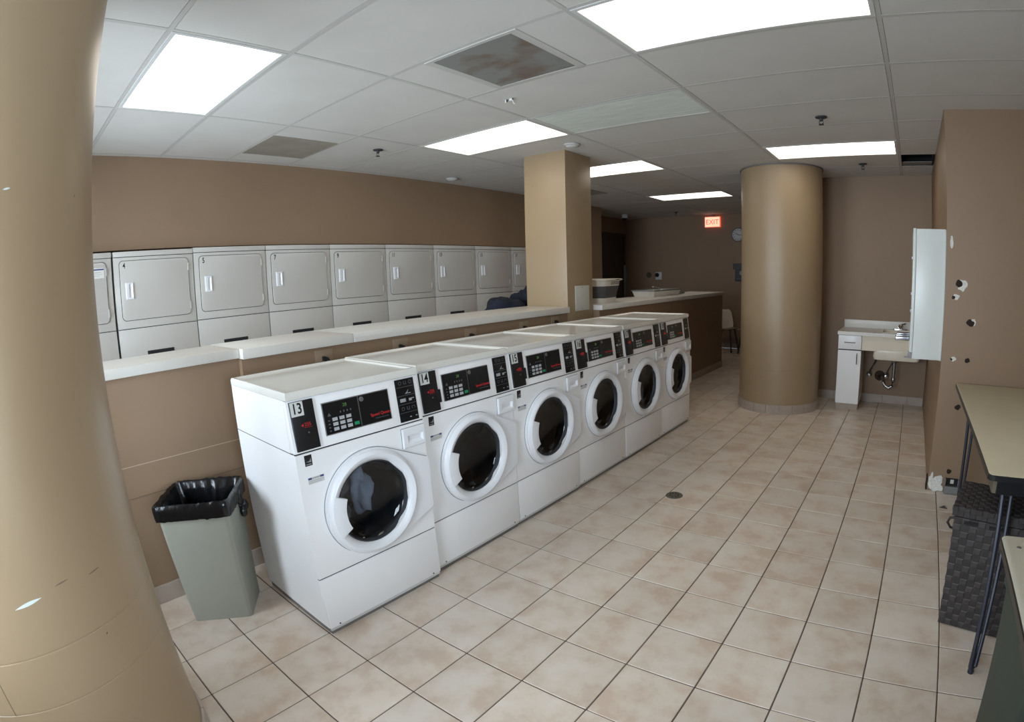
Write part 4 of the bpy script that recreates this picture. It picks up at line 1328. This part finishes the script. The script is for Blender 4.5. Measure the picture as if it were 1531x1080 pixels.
# ------------------------------------------------------------------ ceiling fixtures
for (x, y, lab, mk) in ((-4.365, 1.311, 'dark sprinkler head on the ceiling over the dryer aisle', 'rubber'), (-0.942, 2.504, 'dark sprinkler head on the ceiling in front of the far column', 'rubber'), (-0.802, 4.375, 'dark sprinkler head on the ceiling near the alcove back wall', 'rubber'), (-4.55, 8.0, 'small sprinkler head on the dark ceiling of the far room', 'rubber')):
    t = thing('sprinkler_head', lab, 'sprinkler', (x, y, H), 0, 'ceiling sprinklers')
    part('escutcheon', MB().revolve([(0.045, 0.0), (0.043, -0.006), (0.015, -0.012), (0.013, -0.03)], 18, cap0=True), mk, t, smooth=True)
    part('frame_arm', MB().tube([(-0.013, 0, -0.03), (-0.016, 0, -0.045), (0, 0, -0.056)], 0.003, 6).tube([(0.013, 0, -0.03), (0.016, 0, -0.045), (0, 0, -0.056)], 0.003, 6), mk, t, smooth=True)
    part('deflector', MB().revolve([(0.001, -0.054), (0.02, -0.056), (0.02, -0.059), (0.001, -0.06)], 14), mk, t, smooth=True)
for (x, y, lab) in ((-3.06, 2.405, 'round white smoke detector on the ceiling above the square pillar'), (-5.056, 2.837, 'small white smoke detector on the ceiling by the dryer wall')):
    t = thing('smoke_detector', lab, 'smoke detector', (x, y, H), 0, 'smoke detectors')
    part('base', MB().revolve([(0.072, 0.0), (0.072, -0.012), (0.06, -0.016)], 24, cap0=True), 'tbar', t, smooth=True)
    part('cap', MB().revolve([(0.06, -0.012), (0.052, -0.02), (0.03, -0.026), (0.001, -0.027)], 24), 'lightframe', t, smooth=True)
t = thing('ceiling_hook', 'small white double hook bracket screwed to a ceiling panel', 'hook', (-2.637, 1.10, H))
t.scale = (0.7, 0.7, 0.7)
part('hook', MB().box(-0.05, -0.038, -0.008, 0.008, -0.03, 0.002), 'bracketwhite', t)
part('hook', MB().box(0.0, 0.03, -0.006, 0.006, -0.02, 0.002).tube([(0.03, 0, -0.012), (0.045, 0.004, -0.05), (0.055, 0.01, -0.055)], 0.005), 'bracketwhite', t)
part('dark_clip', MB().box(-0.036, -0.028, -0.006, 0.006, -0.02, 0.0), 'rubber', t)
part('dark_clip', MB().box(0.032, 0.04, -0.006, 0.006, -0.012, 0.0), 'rubber', t)
t = thing('security_camera', 'small grey dome security camera on the ceiling of the dark far room', 'camera', (-5.589, 7.85, H))
part('housing', MB().revolve([(0.06, 0.0), (0.06, -0.06), (0.055, -0.07)], 20, cap0=True), 'lightframe', t, smooth=True)
part('dome', MB().revolve([(0.055, -0.068), (0.045, -0.095), (0.02, -0.112), (0.001, -0.115)], 20), 'black', t, smooth=True)

# ------------------------------------------------------------------ far room
t = thing('exit_sign', 'lit red and white exit sign on the far dark wall', 'exit sign', (-4.085, 8.74, 2.53))
part('housing', MB().box(-0.165, 0.165, 0, 0.055, -0.105, 0.105), 'exitred', t, bevel=0.006)
part('lit_face', MB().box(-0.155, 0.155, -0.004, 0.0, -0.098, 0.098), 'exitface', t)
ob('exit_letters', text_mesh('EXIT', 0.135, 'exitred', 'y', 0.002), t, (0, -0.005, -0.005))
part('ceiling_mount', MB().box(-0.03, 0.03, 0.015, 0.045, 0.11, 0.149), 'rail', t)
t = thing('wall_clock', 'round white wall clock half hidden by the far round column', 'clock', (-3.562, 8.797, 2.263))
part('rim', MB().revolve([(0.14, 0.0), (0.142, -0.03), (0.134, -0.038), (0.122, -0.034), (0.12, -0.014)], 40, 'y', cap0=True), 'rail', t, smooth=True)
part('face', MB().revolve([(0.121, -0.016), (0.001, -0.016)], 40, 'y'), 'clockface', t)
for k in range(12):
    a = k * PI / 6
    mk = MB().box(-0.005, 0.005, -0.019, -0.0165, 0.085, 0.108)
    part('hour_mark', mk, 'blackprint', t, rot=(0, a, 0))
part('hour_hand', MB().box(-0.005, 0.005, -0.021, -0.0185, -0.01, 0.065), 'blackprint', t, rot=(0, math.radians(300), 0))
part('minute_hand', MB().box(-0.004, 0.004, -0.023, -0.0215, -0.01, 0.1), 'blackprint', t, rot=(0, math.radians(100), 0))
t = thing('wall_sign', 'dark notice sign with pale lines on the far wall below the clock', 'sign', (-3.55, 8.797, 1.52))
part('board', MB().box(-0.12, 0.2, -0.012, 0, 0.06, 0.178).box(-0.075, 0.2, -0.012, 0, -0.178, 0.06), 'signdark', t)
for q in ((0.0, 0.18, 0.142, 0.15), (-0.11, 0.18, 0.112, 0.119), (-0.1, 0.18, 0.078, 0.084), (-0.05, 0.12, -0.135, -0.115)):
    part('sign_line', MB().box(q[0], q[1], -0.014, -0.012, q[2], q[3]), 'dimprint', t)
part('sign_symbol', MB().revolve([(0.045, -0.0135), (0.001, -0.0135)], 18, 'y', (0.06, 0, -0.01)), 'greyprint', t)
t = thing('wall_phone_box', 'small grey box with a round knob on the far dark wall', 'wall box', (-5.31, 8.797, 1.455))
part('box', MB().box(-0.05, 0.09, -0.05, 0, -0.08, 0.08), 'lightframe', t, bevel=0.004)
part('knob', MB().revolve([(0.045, -0.05), (0.045, -0.07), (0.001, -0.072)], 16, 'y', (-0.01, 0, 0.02)), 'black', t, smooth=True)
part('side_disc', MB().revolve([(0.06, 0.0), (0.06, -0.015), (0.001, -0.016)], 18, 'y', (-0.23, 0, 0.02)), 'brass', t, smooth=True)


def shell_chair(label, loc, rz):
    t = thing('shell_chair', label, 'chair', loc, rz, 'white shell chairs in the far room')
    prof = [(-0.20, 0.435), (-0.17, 0.45), (0.0, 0.44), (0.12, 0.445), (0.18, 0.48), (0.205, 0.56), (0.225, 0.68), (0.235, 0.79), (0.238, 0.83)]
    wid = [0.19, 0.215, 0.225, 0.225, 0.22, 0.215, 0.205, 0.18, 0.14]
    m = MB()
    n = 8
    rows = []
    for (y, z), w in zip(prof, wid):
        rows.append([(w * (i / n * 2 - 1), y - 0.05 * abs(i / n * 2 - 1) ** 2 * (1 if z > 0.5 else 0), z + 0.03 * abs(i / n * 2 - 1) ** 3 * (1 if z < 0.5 else 0)) for i in range(n + 1)])
    vs = [p for r in rows for p in r]
    off = len(vs)
    vs += [(p[0] * 0.97, p[1] + 0.010, p[2] - 0.010) for p in vs]
    k = n + 1
    fs = []
    for r in range(len(rows) - 1):
        for i in range(n):
            q = (r * k + i, r * k + i + 1, (r + 1) * k + i + 1, (r + 1) * k + i)
            fs.append(q)
            fs.append(tuple(off + j for j in reversed(q)))
    R = len(rows) - 1
    for i in range(n):
        fs.append((i + 1, i, off + i, off + i + 1))
        fs.append((R * k + i, R * k + i + 1, off + R * k + i + 1, off + R * k + i))
    for r in range(R):
        fs.append((r * k, (r + 1) * k, off + (r + 1) * k, off + r * k))
        fs.append(((r + 1) * k + n, r * k + n, off + r * k + n, off + (r + 1) * k + n))
    m.add(vs, fs)
    part('seat_shell', m, 'chairwhite', t, smooth=True)
    for sx in (-1, 1):
        for sy, ty in ((-0.17, -0.12), (0.2, 0.1)):
            part('leg', MB().tube([(sx * 0.13, ty, 0.425), (sx * 0.2, sy, 0.0)], 0.016), 'darkleg', t, smooth=True)
    part('cross_brace', MB().tube([(-0.13, -0.12, 0.42), (0.13, 0.1, 0.42)], 0.008).tube([(0.13, -0.12, 0.42), (-0.13, 0.1, 0.42)], 0.008), 'darkleg', t, smooth=True)
    return t


shell_chair('white shell chair with dark legs seen past the end of the counter', (-3.66, 8.36, 0), math.radians(176))
shell_chair('white shell chair mostly hidden behind the far round column', (-3.17, 8.33, 0), math.radians(-90))

# laundry basket on the counter
t = thing('laundry_basket', 'collapsible laundry basket, white rim and grey sides, on the far counter', 'laundry basket', (-3.44, 3.40, 1.215), math.radians(8))
E4 = lambda w, h, z: [(p[0], p[1], z) for p in rrect(0, 0, w, h, 0.09, 6)]
part('base', MB().loft([E4(0.30, 0.40, 0), E4(0.315, 0.415, 0.055), E4(0.30, 0.40, 0.055), E4(0.29, 0.39, 0.01)], True, True), 'basketwhite', t, smooth=True)
part('folding_side', MB().loft([E4(0.308, 0.408, 0.05), E4(0.325, 0.44, 0.09), E4(0.318, 0.432, 0.10), E4(0.34, 0.47, 0.14), E4(0.345, 0.49, 0.185), E4(0.33, 0.475, 0.185), E4(0.30, 0.40, 0.06)]), 'basketgrey', t, smooth=True)
part('rim', MB().loft([E4(0.35, 0.495, 0.18), E4(0.365, 0.52, 0.235), E4(0.405, 0.575, 0.24), E4(0.41, 0.58, 0.252), E4(0.37, 0.53, 0.256), E4(0.335, 0.48, 0.185)]), 'basketwhite', t, smooth=True)
hs = MB()
for r in range(2):
    for k in range(7):
        hs.box(0.1785 + 0.0035 * r, 0.1815 + 0.0035 * r, -0.06 + k * 0.04 + 0.012 * r, -0.042 + k * 0.04 + 0.012 * r, 0.197 + r * 0.018, 0.206 + r * 0.018)
part('vent_hole', hs, 'seam', t)
part('grip_hole', MB().box(0.19, 0.2065, 0.02, 0.12, 0.2425, 0.2505), 'seam', t)

# low white tray and dark folder farther down the counter
t = thing('storage_tray', 'low white tray with a steel rim on the far counter', 'tray', (-3.53, 5.05, 1.215), math.radians(-4))
part('tray_body', MB().loft([[(p[0], p[1], z) for p in rrect(0, 0, w, h, 0.02, 3)] for (w, h, z) in ((0.30, 0.70, 0), (0.34, 0.76, 0.075), (0.325, 0.745, 0.075), (0.29, 0.69, 0.01))], True, True), 'basketwhite', t, smooth=True)
part('tray_rim', MB().loft([[(p[0], p[1], z) for p in rrect(0, 0, w, h, 0.02, 3)] for (w, h, z) in ((0.335, 0.755, 0.07), (0.36, 0.78, 0.075), (0.36, 0.78, 0.088), (0.325, 0.745, 0.088), (0.325, 0.745, 0.07))]), 'steelsheet', t, smooth=True)
part('tray_handle', MB().tube([(-0.1, 0.02, 0.09), (-0.1, 0.05, 0.115), (-0.1, 0.2, 0.115), (-0.1, 0.24, 0.09)], 0.008), 'pipe', t, smooth=True)
t = thing('folder', 'flat dark folder lying on the far counter beyond the tray', 'folder', (-3.58, 5.72, 1.215), math.radians(6))
part('cover', MB().box(-0.12, 0.12, -0.16, 0.16, 0, 0.004).box(-0.12, 0.12, -0.16, 0.16, 0.016, 0.02).box(-0.12, -0.116, -0.16, 0.16, 0.004, 0.016), 'signdark', t)
part('pages', MB().box(-0.116, 0.115, -0.155, 0.155, 0.004, 0.016), 'steelsheet', t)
t = thing('broom', 'dark broom standing behind the laundry basket', 'broom', (-3.90, 4.83, 0))
part('broom_handle', MB().tube([(0, 0, 0.2), (0.0, 0.0, 1.63)], 0.02), 'dark', t, smooth=True)
part('broom_head', MB().prism([(-0.16, 0.0), (0.16, 0.0), (0.09, 0.2), (0.03, 0.24), (-0.03, 0.24), (-0.09, 0.2)], -0.03, 0.03, 'y'), 'dark', t)


# ------------------------------------------------------------------ laundry
def crumple(name, mk, sx, sy, sz, seed, sub=4, amp=0.35, parent=None, loc=(0, 0, 0), rot=(0, 0, 0)):
    bm = bmesh.new()
    bmesh.ops.create_icosphere(bm, subdivisions=sub, radius=1)
    for v in bm.verts:
        n = v.co.normalized()
        f = 1 + amp * mnoise.noise(n * 1.7 + Vector((seed, 0, 0))) + amp * 0.5 * abs(mnoise.noise(n * 4 + Vector((0, seed, 0)))) + amp * 0.22 * abs(mnoise.noise(n * 10 + Vector((0, 0, seed))))
        v.co = Vector((n.x * sx * f, n.y * sy * f, n.z * sz * f))
    me = bpy.data.meshes.new(name)
    bm.to_mesh(me)
    bm.free()
    me.materials.append(M[mk])
    for p in me.polygons:
        p.use_smooth = True
    return ob(name, me, parent, loc, rot)


lc = thing('laundry_cart', 'rolling laundry cart hidden behind the ledge, holding navy laundry', 'cart', (-4.08, 2.86, 0))
part('cart_basket', MB().loft([rr3(0, 0, 0.44, 0.62, 0.05, 0.35), rr3(0, 0, 0.52, 0.80, 0.06, 1.04), rr3(0, 0, 0.50, 0.78, 0.06, 1.04), rr3(0, 0, 0.42, 0.60, 0.05, 0.37)], True, True), 'steelsheet', lc, smooth=True)
for sx in (-1, 1):
    for sy in (-1, 1):
        part('leg', MB().tube([(sx * 0.19, sy * 0.27, 0.36), (sx * 0.2, sy * 0.29, 0.08)], 0.013), 'pipe', lc, smooth=True)
        part('caster', MB().revolve([(0.001, -0.015), (0.04, -0.015), (0.04, 0.015), (0.001, 0.015)], 14, 'x', (sx * 0.2, sy * 0.29, 0.04)), 'rubber', lc, smooth=True)
o = thing('navy_laundry', 'navy blue heap of laundry showing behind the ledge, left of the pillar', 'laundry', (-4.08, 2.78, 1.0))
crumple('low_fold', 'navy', 0.20, 0.25, 0.20, 2.0, parent=o, loc=(0, -0.16, 0.105))
crumple('high_fold', 'navy', 0.20, 0.22, 0.24, 5.5, parent=o, loc=(0, 0.24, 0.15))

wx, wy = washers[0].location.x, washers[0].location.y
for (nm, mk, dx, dy, dz, s, seed, lab) in (
        ('white_cloth', 'clothwhite', 0.10, 0.075, 0.52, (0.06, 0.045, 0.10), 1.0, 'crumpled white cloth inside washer 13'),
        ('grey_cloth', 'clothgrey', 0.12, -0.07, 0.60, (0.05, 0.06, 0.05), 2.2, 'grey cloth inside the upper drum of washer 13'),
        ('grey_cloth', 'clothgrey', 0.10, -0.06, 0.445, (0.05, 0.05, 0.035), 3.2, 'grey cloth at the bottom of washer 13'),
        ('teal_cloth', 'clothteal', 0.06, -0.13, 0.52, (0.03, 0.025, 0.03), 4.1, 'dull teal cloth against the left of the drum of washer 13')):
    o = crumple(nm, mk, *s, seed, 3, 0.6, loc=(wx + dx, wy + dy, dz))
    tag(o, lab, 'clothing', 'clothes inside the first washer')
